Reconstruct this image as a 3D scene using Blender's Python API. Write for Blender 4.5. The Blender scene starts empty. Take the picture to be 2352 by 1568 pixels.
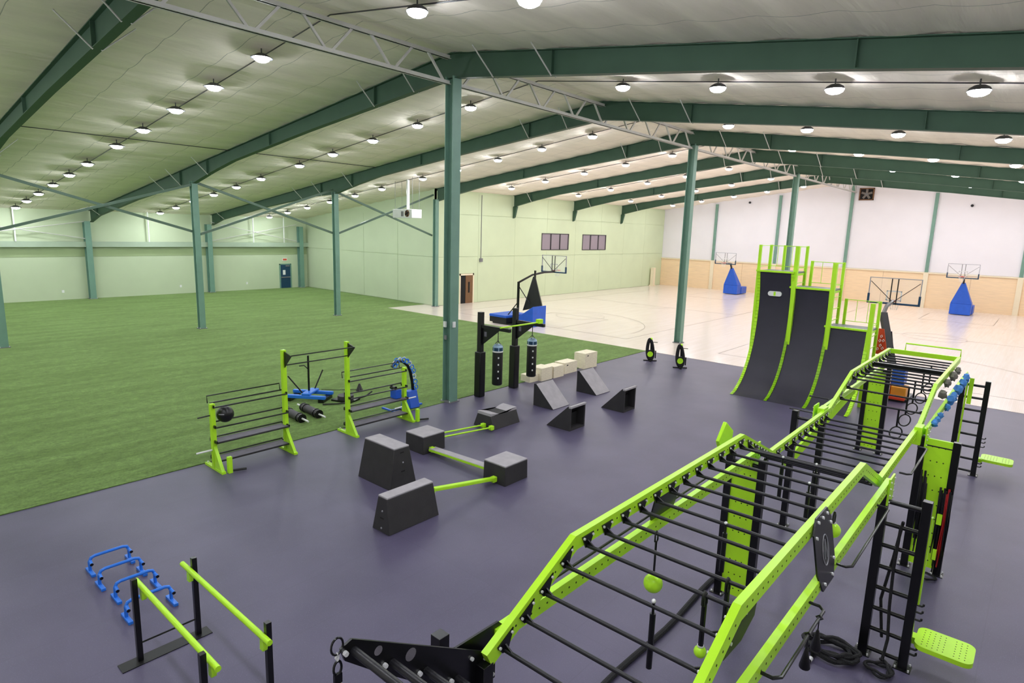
import bpy, math, random
from mathutils import Vector, Matrix
random.seed(7)
R = math.radians
SC = bpy.context.scene
COL = SC.collection

# ---------------------------------------------------------------- camera, world, exposure
cam_d = bpy.data.cameras.new('camera')
cam_d.sensor_width = 36.0
cam_d.lens = 36.0 * 1415.49 / 2352.0
cam_d.clip_end = 300
cam = bpy.data.objects.new('camera', cam_d)
COL.objects.link(cam)
_r = Vector((0.75254236, 0.65789204, 0.02929248))
_u = Vector((-0.13875896, 0.11492598, 0.98363508))
_f = Vector((-0.64375923, 0.74429166, -0.17777508))
_m = Matrix((_r, _u, -_f)).transposed().to_4x4()
_m.translation = Vector((15.8786, -14.9875, 6.2))
cam.matrix_world = _m
SC.camera = cam

world = bpy.data.worlds.new('world')
SC.world = world
world.use_nodes = True
world.node_tree.nodes['Background'].inputs[0].default_value = (0.75, 0.8, 0.85, 1)
world.node_tree.nodes['Background'].inputs[1].default_value = 0.0

vs = SC.view_settings
vs.view_transform = 'Standard'
vs.look = 'None'
vs.gamma = 1.0
vs.use_curve_mapping = False
vs.exposure = -0.66
LIGHT = 290.0          # emission strength of the high-bay lenses


# ---------------------------------------------------------------- materials
def lin(c):
    return tuple((x / 255 / 12.92) if x / 255 <= 0.04045 else ((x / 255 + 0.055) / 1.055) ** 2.4 for x in c)


def mat(name, rgb, rough=0.5, metal=0.0, var=0.08, scale=6.0, bump=0.0, bscale=40.0, spec=0.5, stretch=None, detail=4):
    m = bpy.data.materials.new(name)
    m.use_nodes = True
    nt = m.node_tree
    b = nt.nodes['Principled BSDF']
    c = lin(rgb)
    b.inputs['Roughness'].default_value = rough
    b.inputs['Metallic'].default_value = metal
    b.inputs['Specular IOR Level'].default_value = spec
    tc = nt.nodes.new('ShaderNodeTexCoord')
    mp = nt.nodes.new('ShaderNodeMapping')
    if stretch:
        mp.inputs['Scale'].default_value = stretch
    nt.links.new(tc.outputs['Object'], mp.inputs['Vector'])
    n = nt.nodes.new('ShaderNodeTexNoise')
    n.inputs['Scale'].default_value = scale
    n.inputs['Detail'].default_value = detail
    nt.links.new(mp.outputs[0], n.inputs['Vector'])
    ramp = nt.nodes.new('ShaderNodeValToRGB')
    ramp.color_ramp.elements[0].position = 0.3
    ramp.color_ramp.elements[1].position = 0.7
    ramp.color_ramp.elements[0].color = tuple(max(0, x * (1 - var)) for x in c) + (1,)
    ramp.color_ramp.elements[1].color = tuple(min(1, x * (1 + var)) for x in c) + (1,)
    nt.links.new(n.outputs['Fac'], ramp.inputs['Fac'])
    nt.links.new(ramp.outputs['Color'], b.inputs['Base Color'])
    if bump > 0:
        n2 = nt.nodes.new('ShaderNodeTexNoise')
        n2.inputs['Scale'].default_value = bscale
        n2.inputs['Detail'].default_value = 3
        nt.links.new(mp.outputs[0], n2.inputs['Vector'])
        bp = nt.nodes.new('ShaderNodeBump')
        bp.inputs['Strength'].default_value = bump
        bp.inputs['Distance'].default_value = 0.02
        nt.links.new(n2.outputs['Fac'], bp.inputs['Height'])
        nt.links.new(bp.outputs['Normal'], b.inputs['Normal'])
    return m


def emis(name, rgb, strength):
    m = bpy.data.materials.new(name)
    m.use_nodes = True
    nt = m.node_tree
    nt.nodes.remove(nt.nodes['Principled BSDF'])
    e = nt.nodes.new('ShaderNodeEmission')
    e.inputs[0].default_value = lin(rgb) + (1,)
    e.inputs[1].default_value = strength
    nt.links.new(e.outputs[0], nt.nodes['Material Output'].inputs[0])
    return m


M = {}
M['steel'] = mat('green painted steel', (116, 152, 136), 0.42, 0, 0.06, 2.0, spec=0.4)
M['beam'] = mat('dark green beam paint', (64, 92, 74), 0.55, 0, 0.06, 1.5, spec=0.3)
M['truss'] = mat('grey primer steel', (205, 203, 198), 0.5, 0.0, 0.05, 3)
M['rod'] = mat('dark green rod paint', (84, 108, 92), 0.45, 0, 0.05, 3)
M['girt'] = mat('pale girt paint', (168, 184, 162), 0.5, 0, 0.05, 1)
M['blocktop'] = mat('pale grip top', (172, 167, 172), 0.7, 0, 0.08, 5, 0.1, 80, spec=0.3)
M['wgreen'] = mat('pale green wall paint', (209, 221, 184), 0.55, 0, 0.025, 0.6, 0.05, 25, spec=0.3)
M['wleft'] = mat('pale green liner panel', (196, 208, 176), 0.6, 0, 0.03, 0.5, 0.05, 20, spec=0.3)
M['wband'] = mat('darker green band paint', (160, 176, 132), 0.6, 0, 0.03, 0.8)
M['wwhite'] = mat('white wall liner', (238, 234, 238), 0.6, 0, 0.02, 0.5, 0.05, 8, spec=0.3)
M['wains'] = mat('honey wood wainscot', (246, 216, 176), 0.45, 0, 0.05, 1.2, 0, stretch=(1, 1, 9))
M['ledge'] = mat('cream trim paint', (240, 226, 196), 0.5, 0, 0.03, 2)
M['plain'] = mat('off white wall', (225, 222, 212), 0.6, 0, 0.03, 0.6)
M['lime'] = mat('lime green powder coat', (190, 248, 46), 0.32, 0, 0.04, 3, 0.03, 120, spec=0.45)
M['black'] = mat('black powder coat', (11, 11, 13), 0.28, 0, 0.12, 5, 0.03, 150, spec=0.5)
M['blackmat'] = mat('matte black steel', (16, 15, 18), 0.45, 0, 0.15, 6, 0.05, 90)
M['rung'] = mat('dark grip bar', (28, 27, 32), 0.4, 0.1, 0.12, 8)
M['bolt'] = mat('bright zinc bolt', (236, 236, 238), 0.3, 0.2, 0.05, 10)
M['hole'] = mat('dark punched hole', (40, 66, 18), 0.8, 0, 0.05, 10)
M['foam'] = mat('dark grey coated foam', (54, 52, 54), 0.6, 0, 0.1, 4, 0.15, 60, spec=0.35)
M['foamtop'] = mat('grey grip top', (112, 108, 118), 0.7, 0, 0.12, 5, 0.12, 80, spec=0.3)
M['ply'] = mat('birch plywood', (250, 236, 208), 0.5, 0, 0.09, 7, 0, stretch=(1, 1, 4))
M['blue'] = mat('blue powder coat', (40, 122, 232), 0.35, 0, 0.06, 4)
M['bluepad'] = mat('blue vinyl padding', (34, 92, 205), 0.42, 0, 0.06, 3, 0.05, 30)
M['hold'] = mat('blue climbing hold resin', (70, 140, 220), 0.6, 0, 0.12, 9, 0.2, 60)
M['ramp'] = mat('dark ramp rubber skin', (52, 50, 62), 0.5, 0, 0.1, 1.2, 0.05, 60, spec=0.4)
M['deck'] = mat('grey deck plate', (120, 122, 124), 0.5, 0, 0.08, 4)
M['vinyl'] = mat('black bag vinyl', (14, 13, 15), 0.35, 0, 0.1, 5, 0.08, 30)
M['silver'] = mat('silver bag cap', (150, 176, 198), 0.35, 0.4, 0.08, 6)
M['white'] = mat('white enamel', (236, 236, 234), 0.4, 0, 0.03, 4)
M['grey'] = mat('mid grey enamel', (120, 120, 122), 0.5, 0, 0.06, 4)
M['rubber'] = mat('black weight rubber', (58, 54, 60), 0.55, 0, 0.15, 8)
M['rope'] = mat('black braided rope', (22, 21, 25), 0.8, 0, 0.35, 40, 0.6, 60)
M['brown'] = mat('brown door wood', (120, 84, 52), 0.5, 0, 0.12, 4, 0, stretch=(6, 6, 1))
M['bluedoor'] = mat('dark blue door paint', (22, 62, 92), 0.45, 0, 0.06, 3)
M['frame'] = mat('dark window frame', (58, 54, 58), 0.5, 0, 0.05, 4)
M['blind'] = mat('mauve window blind', (150, 138, 146), 0.5, 0, 0.06, 2, 0, stretch=(1, 40, 1))
M['red'] = mat('orange red panel', (206, 62, 30), 0.45, 0, 0.06, 4)
M['orange'] = mat('orange yellow paint', (226, 150, 40), 0.45, 0, 0.08, 4)
M['yellow'] = mat('yellow strap webbing', (206, 200, 90), 0.7, 0, 0.1, 20)
M['redband'] = mat('red elastic band', (170, 26, 30), 0.6, 0, 0.1, 10)
M['cardred'] = mat('exit sign red', (210, 90, 60), 0.5, 0, 0.03, 4)
M['line'] = mat('grey court line paint', (150, 136, 124), 0.35, 0, 0.1, 2)
M['holdgrey'] = mat('grey climbing hold resin', (120, 114, 108), 0.7, 0, 0.15, 9, 0.2, 50)
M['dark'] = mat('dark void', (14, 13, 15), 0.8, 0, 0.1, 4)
M['logo'] = mat('light grey print', (150, 150, 158), 0.5, 0, 0.04, 6)
M['fixture'] = mat('dark light housing', (70, 70, 72), 0.5, 0.2, 0.06, 6)
M['lens'] = emis('high bay lens', (242, 246, 255), LIGHT)

# glass
g = bpy.data.materials.new('backboard glass')
g.use_nodes = True
nt = g.node_tree
b = nt.nodes['Principled BSDF']
b.inputs['Base Color'].default_value = (0.95, 0.97, 1, 1)
b.inputs['Roughness'].default_value = 0.05
b.inputs['Alpha'].default_value = 0.12
M['glass'] = g


def surface(name, c1, c2, rough, kind):
    m = bpy.data.materials.new(name)
    m.use_nodes = True
    nt = m.node_tree
    b = nt.nodes['Principled BSDF']
    tc = nt.nodes.new('ShaderNodeTexCoord')

    def noise(scale, detail=5, vec=None, sc=None):
        n = nt.nodes.new('ShaderNodeTexNoise')
        n.inputs['Scale'].default_value = scale
        n.inputs['Detail'].default_value = detail
        src = tc.outputs['Object']
        if sc:
            mp = nt.nodes.new('ShaderNodeMapping')
            mp.inputs['Scale'].default_value = sc
            nt.links.new(src, mp.inputs[0])
            src = mp.outputs[0]
        nt.links.new(src, n.inputs['Vector'])
        return n.outputs['Fac']

    def mixc(fac, a, bb, mode='MIX'):
        x = nt.nodes.new('ShaderNodeMix')
        x.data_type = 'RGBA'
        x.blend_type = mode
        for s, v in ((0, fac), (6, a), (7, bb)):
            if isinstance(v, (int, float)):
                x.inputs[s].default_value = v
            elif isinstance(v, tuple):
                x.inputs[s].default_value = v + (1,)
            else:
                nt.links.new(v, x.inputs[s])
        return x.outputs[2]

    def ramp(src, p0, p1):
        r = nt.nodes.new('ShaderNodeMapRange')
        r.inputs[1].default_value = p0
        r.inputs[2].default_value = p1
        nt.links.new(src, r.inputs[0])
        return r.outputs[0]
    a, d = lin(c1), lin(c2)
    bump = None
    if kind == 'rubber':
        col = mixc(ramp(noise(0.5, 6), .35, .65), a, d)
        col = mixc(ramp(noise(70, 2), .62, .72), col, tuple(min(1, x * 1.5) for x in d))
        # roll seams
        br = nt.nodes.new('ShaderNodeTexBrick')
        br.offset = 0.5
        br.inputs['Scale'].default_value = 1
        br.inputs['Mortar Size'].default_value = 0.008
        br.inputs['Brick Width'].default_value = 1.22
        br.inputs['Row Height'].default_value = 7.6
        br.inputs['Color1'].default_value = (1, 1, 1, 1)
        br.inputs['Color2'].default_value = (.965, .965, .965, 1)
        br.inputs['Mortar'].default_value = (.9, .9, .9, 1)
        nt.links.new(tc.outputs['Object'], br.inputs['Vector'])
        col = mixc(1.0, col, br.outputs['Color'], 'MULTIPLY')
        bump = noise(160, 2)
        bs = 0.12
    elif kind == 'turf':
        def shade(src, p0, p1, lo, hi):
            return mixc(ramp(src, p0, p1), (lo, lo, lo), (hi, hi, hi))
        col = mixc(ramp(noise(0.8, 8, sc=(2.2, .4, 1)), .38, .62), a, d)
        col = mixc(1.0, col, shade(noise(5, 6, sc=(1.6, .7, 1)), .35, .65, 0.72, 1.1), 'MULTIPLY')
        col = mixc(1.0, col, shade(noise(22, 5), .35, .65, 0.7, 1.15), 'MULTIPLY')
        col = mixc(1.0, col, shade(noise(110, 3), .35, .65, 0.65, 1.2), 'MULTIPLY')
        bump = noise(120, 4)
        bs = 0.8
    else:
        br = nt.nodes.new('ShaderNodeTexBrick')
        br.offset = 0.37
        br.inputs['Scale'].default_value = 1
        br.inputs['Mortar Size'].default_value = 0.0025
        br.inputs['Brick Width'].default_value = 2.2
        br.inputs['Row Height'].default_value = 0.062
        br.inputs['Color1'].default_value = a + (1,)
        br.inputs['Color2'].default_value = d + (1,)
        br.inputs['Mortar'].default_value = tuple(x * 0.8 for x in d) + (1,)
        mp = nt.nodes.new('ShaderNodeMapping')
        mp.inputs['Rotation'].default_value = (0, 0, R(90))
        nt.links.new(tc.outputs['Object'], mp.inputs[0])
        nt.links.new(mp.outputs[0], br.inputs['Vector'])
        col = mixc(0.5, br.outputs['Color'], mixc(ramp(noise(1.3, 6, sc=(3, .3, 1)), .3, .7), a, d))
        bump = noise(3, 2)
        bs = 0.015
    nt.links.new(col, b.inputs['Base Color'])
    b.inputs['Roughness'].default_value = rough
    if kind == 'turf':
        b.inputs['Specular IOR Level'].default_value = 0.1
        b.inputs['Sheen Weight'].default_value = 0.35
        b.inputs['Sheen Roughness'].default_value = 0.45
        b.inputs['Sheen Tint'].default_value = (0.8, 1.0, 0.5, 1)
    bp = nt.nodes.new('ShaderNodeBump')
    bp.inputs['Strength'].default_value = bs
    bp.inputs['Distance'].default_value = 0.01
    nt.links.new(bump, bp.inputs['Height'])
    nt.links.new(bp.outputs[0], b.inputs['Normal'])
    return m


M['f_rubber'] = surface('purple grey rubber flooring', (79, 73, 99), (91, 85, 111), 0.42, 'rubber')
M['f_turf'] = surface('green artificial turf', (94, 124, 58), (114, 146, 78), 0.9, 'turf')
M['f_wood'] = surface('pale maple court boards', (244, 231, 224), (236, 220, 208), 0.2, 'wood')

# ceiling insulation facing: wrinkled plastic
m = mat('white insulation facing', (246, 236, 222), 0.85, 0, 0.06, 0.8, 0.8, 2.2, spec=0.1, stretch=(2.2, 0.3, 1))
for n_ in m.node_tree.nodes:
    if n_.type == 'BUMP':
        n_.inputs['Distance'].default_value = 0.06
# seams of the facing rolls, every 1.83 m across the building
nt = m.node_tree
tc = [n_ for n_ in nt.nodes if n_.type == 'TEX_COORD'][0]
sp = nt.nodes.new('ShaderNodeSeparateXYZ')
nt.links.new(tc.outputs['Object'], sp.inputs[0])


def math_node(op, a, b_=None):
    q = nt.nodes.new('ShaderNodeMath')
    q.operation = op
    nt.links.new(a, q.inputs[0])
    if b_ is not None:
        q.inputs[1].default_value = b_
    return q.outputs[0]


seam = math_node('LESS_THAN', math_node('FRACT', math_node('DIVIDE', sp.outputs[1], 1.822)), 0.012)
mx = nt.nodes.new('ShaderNodeMix')
mx.data_type = 'RGBA'
bs_ = nt.nodes['Principled BSDF']
old = bs_.inputs['Base Color'].links[0].from_socket
nt.links.new(seam, mx.inputs[0])
nt.links.new(old, mx.inputs[6])
mx.inputs[7].default_value = (0.5, 0.47, 0.42, 1)
nt.links.new(mx.outputs[2], bs_.inputs['Base Color'])
M['ceil'] = m


# ---------------------------------------------------------------- mesh builder
class MB:
    def __init__(self):
        self.v, self.f, self.s = [], [], []
        self.slot = 0

    def add(self, vs_, fs):
        k = len(self.v)
        self.v += [tuple(p) for p in vs_]
        for q in fs:
            self.f.append(tuple(i + k for i in q))
            self.s.append(self.slot)
        return self

    def box(self, lo, hi):
        x0, y0, z0 = lo
        x1, y1, z1 = hi
        return self.add([(x0, y0, z0), (x1, y0, z0), (x1, y1, z0), (x0, y1, z0), (x0, y0, z1), (x1, y0, z1), (x1, y1, z1), (x0, y1, z1)],
                        [(0, 3, 2, 1), (4, 5, 6, 7), (0, 1, 5, 4), (1, 2, 6, 5), (2, 3, 7, 6), (3, 0, 4, 7)])

    def cbox(self, c, s, rot=None):
        sx, sy, sz = s[0] / 2, s[1] / 2, s[2] / 2
        pts = [Vector(p) for p in ((-sx, -sy, -sz), (sx, -sy, -sz), (sx, sy, -sz), (-sx, sy, -sz), (-sx, -sy, sz), (sx, -sy, sz), (sx, sy, sz), (-sx, sy, sz))]
        if rot is not None:
            pts = [rot @ p for p in pts]
        pts = [p + Vector(c) for p in pts]
        return self.add(pts, [(0, 3, 2, 1), (4, 5, 6, 7), (0, 1, 5, 4), (1, 2, 6, 5), (2, 3, 7, 6), (3, 0, 4, 7)])

    def bar(self, p0, p1, w, h, up=(0, 0, 1)):
        """rectangular bar from p0 to p1, w across, h along up"""
        p0, p1 = Vector(p0), Vector(p1)
        d = (p1 - p0).normalized()
        u = Vector(up)
        s = d.cross(u)
        if s.length < 1e-4:
            s = d.cross(Vector((1, 0, 0)))
        s.normalize()
        u = s.cross(d).normalized()
        pts = []
        for p in (p0, p1):
            for a, c in ((-1, -1), (1, -1), (1, 1), (-1, 1)):
                pts.append(p + s * (a * w / 2) + u * (c * h / 2))
        return self.add(pts, [(0, 1, 2, 3), (7, 6, 5, 4), (0, 4, 5, 1), (1, 5, 6, 2), (2, 6, 7, 3), (3, 7, 4, 0)])

    def tube(self, path, r, n=10, closed=False, caps=True):
        P = [Vector(p) for p in path]
        L = len(P)
        rings = []
        ref = None
        for i in range(L):
            if closed:
                d = P[(i + 1) % L] - P[i - 1]
            else:
                d = (P[min(i + 1, L - 1)] - P[max(i - 1, 0)])
            d.normalize()
            if ref is None:
                a = Vector((0, 0, 1)) if abs(d.z) < 0.9 else Vector((1, 0, 0))
                s = d.cross(a).normalized()
            else:
                s = (ref - d * ref.dot(d)).normalized()
            ref = s
            t = d.cross(s)
            rr = r[i] if isinstance(r, (list, tuple)) else r
            rings.append([P[i] + (s * math.cos(2 * math.pi * k / n) + t * math.sin(2 * math.pi * k / n)) * rr for k in range(n)])
        vs_ = [p for rg in rings for p in rg]
        fs = []
        for i in range(L if closed else L - 1):
            j = (i + 1) % L
            for k in range(n):
                fs.append((i * n + k, i * n + (k + 1) % n, j * n + (k + 1) % n, j * n + k))
        if caps and not closed:
            fs.append(tuple(range(n - 1, -1, -1)))
            fs.append(tuple((L - 1) * n + k for k in range(n)))
        return self.add(vs_, fs)

    def cyl(self, p0, p1, r, n=12, r2=None):
        return self.tube([p0, p1], [r, r if r2 is None else r2], n)

    def prism(self, poly, axis, a, c):
        """polygon in the two other axes extruded along axis (0,1,2) from a to c"""
        n = len(poly)

        def put(p, t):
            q = [0, 0, 0]
            o = [i for i in range(3) if i != axis]
            q[o[0]], q[o[1]], q[axis] = p[0], p[1], t
            return tuple(q)
        pts = [put(p, a) for p in poly] + [put(p, c) for p in poly]
        fs = [tuple(range(n - 1, -1, -1)), tuple(range(n, 2 * n))]
        fs += [(i, (i + 1) % n, (i + 1) % n + n, i + n) for i in range(n)]
        return self.add(pts, fs)

    def sphere(self, c, r, n=16, m_=10, sz=1.0):
        pts = [(c[0], c[1], c[2] + r * sz)]
        for i in range(1, m_):
            t = math.pi * i / m_
            for k in range(n):
                a = 2 * math.pi * k / n
                pts.append((c[0] + r * math.sin(t) * math.cos(a), c[1] + r * math.sin(t) * math.sin(a), c[2] + r * sz * math.cos(t)))
        pts.append((c[0], c[1], c[2] - r * sz))
        fs = [(0, 1 + k, 1 + (k + 1) % n) for k in range(n)]
        for i in range(m_ - 2):
            for k in range(n):
                a = 1 + i * n
                fs.append((a + k, a + n + k, a + n + (k + 1) % n, a + (k + 1) % n))
        e = len(pts) - 1
        a = 1 + (m_ - 2) * n
        fs += [(a + k, e, a + (k + 1) % n) for k in range(n)]
        return self.add(pts, fs)

    def lathe(self, prof, c, n=16):
        pts = []
        for r_, z in prof:
            for k in range(n):
                a = 2 * math.pi * k / n
                pts.append((c[0] + r_ * math.cos(a), c[1] + r_ * math.sin(a), c[2] + z))
        fs = []
        for i in range(len(prof) - 1):
            for k in range(n):
                fs.append((i * n + k, i * n + (k + 1) % n, (i + 1) * n + (k + 1) % n, (i + 1) * n + k))
        fs.append(tuple(range(n - 1, -1, -1)))
        fs.append(tuple((len(prof) - 1) * n + k for k in range(n)))
        return self.add(pts, fs)

    def obj(self, name, mats, parent=None, bevel=0.0, smooth=True):
        me = bpy.data.meshes.new(name)
        me.from_pydata(self.v, [], self.f)
        if not isinstance(mats, (list, tuple)):
            mats = [mats]
        for x in mats:
            me.materials.append(M[x] if isinstance(x, str) else x)
        me.polygons.foreach_set('material_index', self.s)
        if smooth:
            me.polygons.foreach_set('use_smooth', [True] * len(me.polygons))
            me.set_sharp_from_angle(angle=R(38))
        me.update()
        o = bpy.data.objects.new(name, me)
        COL.objects.link(o)
        if parent is not None:
            o.parent = parent
        if bevel > 0:
            md = o.modifiers.new('bevel', 'BEVEL')
            md.width = bevel
            md.segments = 2
            md.limit_method = 'ANGLE'
            md.angle_limit = R(40)
        return o


def tag(o, label, cat, group=None, kind=None):
    if label:
        o['label'] = label
    if cat:
        o['category'] = cat
    if group:
        o['group'] = group
    if kind:
        o['kind'] = kind
    return o


def struct(o, label=None):
    o['kind'] = 'structure'
    if label:
        o['label'] = label
    return o


def thing(name, label, cat, loc=(0, 0, 0), rz=0.0, group=None):
    o = bpy.data.objects.new(name, None)
    o.empty_display_size = 0.1
    COL.objects.link(o)
    o.location = loc
    o.rotation_euler = (0, 0, rz)
    return tag(o, label, cat, group)


def copy_tree(o, parent=None):
    c = o.copy()
    COL.objects.link(c)
    if parent is not None:
        c.parent = parent
    for ch in list(o.children):
        copy_tree(ch, c)
    return c


def place(src, used, loc, rz=0.0, label=None):
    o = copy_tree(src) if used else src
    o.location = loc
    o.rotation_euler = (0, 0, rz)
    if label:
        o['label'] = label
    return o


# ---------------------------------------------------------------- the shell
BAY = 9.11
XB, XL, XRT = -21.05, -40.17, 21.05
YB, YW, YF = 14.45, 55.72, -18.4
RIDGE, SLOPE = 11.93, 0.129
ROW = 2 * BAY


def roof(x):
    return RIDGE - SLOPE * abs(x)


fl = MB().box((0.0, YF, -0.2), (XRT, YB, 0)).obj('floor', 'f_rubber')
struct(fl, 'purple grey rubber gym flooring')
tf = MB()
tf.box((XL, YF, -0.2), (0.0, YB, 0.0)).box((XL, YB, -0.2), (-22.4, ROW, 0.0))
tf.v = [(x, y, z + (0.018 if z > -0.1 else 0)) for x, y, z in tf.v]
struct(tf.obj('floor_turf', 'f_turf'), 'green artificial turf covering the left half of the hall')
wf = MB().box((XB, YB, -0.2), (XRT, YW, 0.012)).box((-22.4, YB, -0.2), (XB, ROW, 0.012))
COURT = struct(wf.obj('floor_court', 'f_wood'), 'glossy pale maple basketball court floor')

# left wall: lower liner panels, dark band, upper wall
wl = struct(MB().box((XL - 0.3, YF, -0.2), (XL, ROW + 0.3, 7.0)).obj('wall_left', 'wleft'), 'pale green side wall beyond the turf')
for k in range(4):
    y0 = -0.4 + (k - 1) * 9.02
    y1 = y0 + 9.02
    if k == 3:
        y1 = ROW
    MB().box((XL, y0 + 0.02, 0.0), (XL + 0.04, y1 - 0.02, 3.22)).obj('panel', 'wleft', wl)
    MB().box((XL, y0 + 0.02, 3.24), (XL + 0.05, y1 - 0.02, 3.82)).obj('band', 'wband', wl)
struct(MB().box((XL + 0.06, YF, 3.98), (XL + 0.42, ROW, 4.38)).obj('trim_1', 'girt'), 'horizontal green girt beam along the turf side wall')
for i, (y, dx) in enumerate(((-4.8, 0), (3.85, 0), (12.6, 0), (15.6, 0))):
    tag(MB().cyl((XL + 0.45, y, 4.38), (XL + 0.45, y, roof(XL + 0.45) - 0.05), 0.05, 8).obj('conduit_pipe', 'white'),
        ['thin white vertical pipe on the side wall, leftmost of the four', 'thin white vertical pipe on the side wall between two green columns',
         'thin white vertical pipe at the crossing of the wall rods', 'thin white vertical pipe on the side wall above the blue door'][i], 'pipe', 'white pipes above the wall beam')
# turf end wall
wt = struct(MB().box((XL - 0.3, ROW, -0.2), (XB, ROW + 0.25, 9.6)).obj('wall_turf_end', 'wleft'), 'pale green end wall of the turf')
for k in range(4):
    x0 = XL + k * 4.78
    for z0, z1 in ((0.05, 3.9), (3.93, 7.3)):
        if z1 > roof(x0):
            z1 = roof(x0) - 0.1
        MB().box((x0 + 0.02, ROW - 0.04, z0), (x0 + 4.76, ROW, z1)).obj('panel', 'wleft', wt)
# court side wall with its seams
wg = struct(MB().box((XB - 0.25, ROW, -0.2), (XB, YW + 0.3, 9.6)).obj('wall_court_side', 'wgreen'), 'pale green court side wall with two windows')
WIN = ((31.47, 35.83, 4.4, 5.99), (38.22, 42.67, 4.37, 5.97))
for k in range(8):
    y0 = ROW + k * (YW - ROW) / 8
    y1 = ROW + (k + 1) * (YW - ROW) / 8
    for z0, z1 in ((0.03, 3.9), (3.92, 7.32), (7.34, 9.05)):
        segs = [(y0 + 0.008, y1 - 0.008, z0, z1)]
        for (a, c, e, f_) in WIN + ((20.75, 22.45, 0.0, 2.52),):
            ns = []
            for (p, q, s, t) in segs:
                if q <= a or p >= c or t <= e or s >= f_:
                    ns.append((p, q, s, t))
                    continue
                if p < a:
                    ns.append((p, a, s, t))
                if q > c:
                    ns.append((c, q, s, t))
                pa, qa = max(p, a), min(q, c)
                if s < e:
                    ns.append((pa, qa, s, e))
                if t > f_:
                    ns.append((pa, qa, f_, t))
            segs = ns
        for (p, q, s, t) in segs:
            MB().box((XB, p, s), (XB + 0.06, q, t)).obj('panel', 'wgreen', wg)
# back wall
wb = MB()
wb.prism([(XB, -0.2), (XRT, -0.2), (XRT, roof(XRT) + 0.2), (0, RIDGE + 0.2), (XB, roof(XB) + 0.2)], 1, YW, YW + 0.3)
WBK = struct(wb.obj('wall_back', 'wwhite'), 'white back wall of the court')
px = [XB + 0.06, -14.35, -7.3, -0.3, 6.85, 13.9, XRT]
for a, c in zip(px[:-1], px[1:]):
    for k in range(2):
        q0 = a + (c - a) * k / 2
        q1 = a + (c - a) * (k + 1) / 2
        MB().box((q0 + 0.01, YW - 0.08, 0.012), (q1 - 0.01, YW, 3.28)).obj('panel', 'wains', WBK)
    zt = min(roof(a), roof(c)) - 0.3
    MB().box((a + 0.12, YW - 0.03, 3.42), (c - 0.12, YW, zt)).obj('liner_panel', 'wwhite', WBK)
struct(MB().box((XB, YW - 0.2, 3.28), (XRT, YW, 3.4)).obj('trim_2', 'ledge'), 'cream ledge on top of the wood wainscot')
names = ['first from the pale green wall', 'second from the pale green wall', 'beside the square exhaust fan', 'behind the farthest right basketball hoop', 'at the right edge']
for i, x in enumerate(px[1:-1]):
    t = thing('wall_post', 'green wall post on the white back wall, ' + names[i], 'post', (x, YW - 0.22, 0), 0, 'green posts on the back wall')
    MB().box((-0.14, -0.0, 3.4), (0.14, 0.22, roof(x) - 0.25)).obj('post_shaft', 'steel', t)
    MB().box((-0.2, 0.0, 0.012), (0.2, 0.2, 3.28)).obj('pilaster', 'ledge', t)
# walls behind the camera
struct(MB().box((XRT, YF, -0.2), (XRT + 0.3, YW + 0.3, 9.6)).obj('wall_right', 'plain'), 'off white right side wall')
w = MB().prism([(XL, -0.2), (XRT, -0.2), (XRT, roof(XRT) + 0.2), (0, RIDGE + 0.2), (XL, roof(XL) + 0.2)], 1, YF - 0.3, YF)
struct(w.obj('wall_front', 'plain'), 'off white front wall behind the camera')
# ceiling: insulation facing sagging between the purlins
cb = MB()
nx = 0
PUR = 1.52
xs = []
x = XL - 0.3
while x < XRT + 0.3:
    xs.append(x)
    x += PUR / 6
xs.append(XRT + 0.3)
ys = [YF - 0.3 + i * (YW + 0.6 - YF) / 60 for i in range(61)]
for y in ys:
    for x in xs:
        ph = (x / PUR) % 1.0
        sag = 0.07 * math.sin(math.pi * ph)
        cb.v.append((x, y, roof(x) + 0.03 - sag - 0.012 * math.sin(y * 2.1 + 3 * math.sin(x * 0.7))))
n = len(xs)
for j in range(len(ys) - 1):
    for i in range(n - 1):
        cb.f.append((j * n + i, (j + 1) * n + i, (j + 1) * n + i + 1, j * n + i + 1))
        cb.s.append(0)
struct(cb.obj('ceiling', 'ceil'), 'white insulated ceiling sagging between purlins')
MB().box((XL - 0.3, YF - 0.3, RIDGE + 0.3), (XRT + 0.3, YW + 0.3, RIDGE + 0.4)).obj('ceiling_deck', 'plain')
struct(bpy.data.objects['ceiling_deck'], 'roof deck above the insulation')

# windows and doors
for i, (a, c, e, f_) in enumerate(WIN):
    w = thing('window_%d' % (i + 1), None, None, (XB, 0, 0))
    struct(w, ['three pane window left in the green wall', 'three pane window right in the green wall'][i])
    fr = MB()
    fr.box((0.0, a, e), (0.1, a + 0.08, f_)).box((0.0, c - 0.12, e), (0.1, c, f_)).box((0.0, a, e), (0.1, c, e + 0.07)).box((0.0, a, f_ - 0.07), (0.1, c, f_))
    q = (c - a) / 3
    fr.box((0.0, a + q - 0.07, e), (0.1, a + q + 0.07, f_)).box((0.0, a + 2 * q - 0.07, e), (0.1, a + 2 * q + 0.07, f_))
    fr.obj('window_frame', 'frame', w)
    for k in range(3):
        p = MB().box((0.02, a + k * q + 0.08, e + 0.07), (0.05, a + (k + 1) * q - 0.08, f_ - 0.07)).obj('pane', 'blind', w)
d = thing('door_1', None, None, (XL + 0.04, 15.84, 0))
struct(d, 'dark blue exit door in the turf side wall')
MB().box((0, -0.62, 0.0), (0.06, -0.5, 2.36)).box((0, 0.5, 0.0), (0.06, 0.62, 2.36)).box((0, -0.62, 2.26), (0.06, 0.62, 2.36)).obj('door_frame', 'steel', d)
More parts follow.
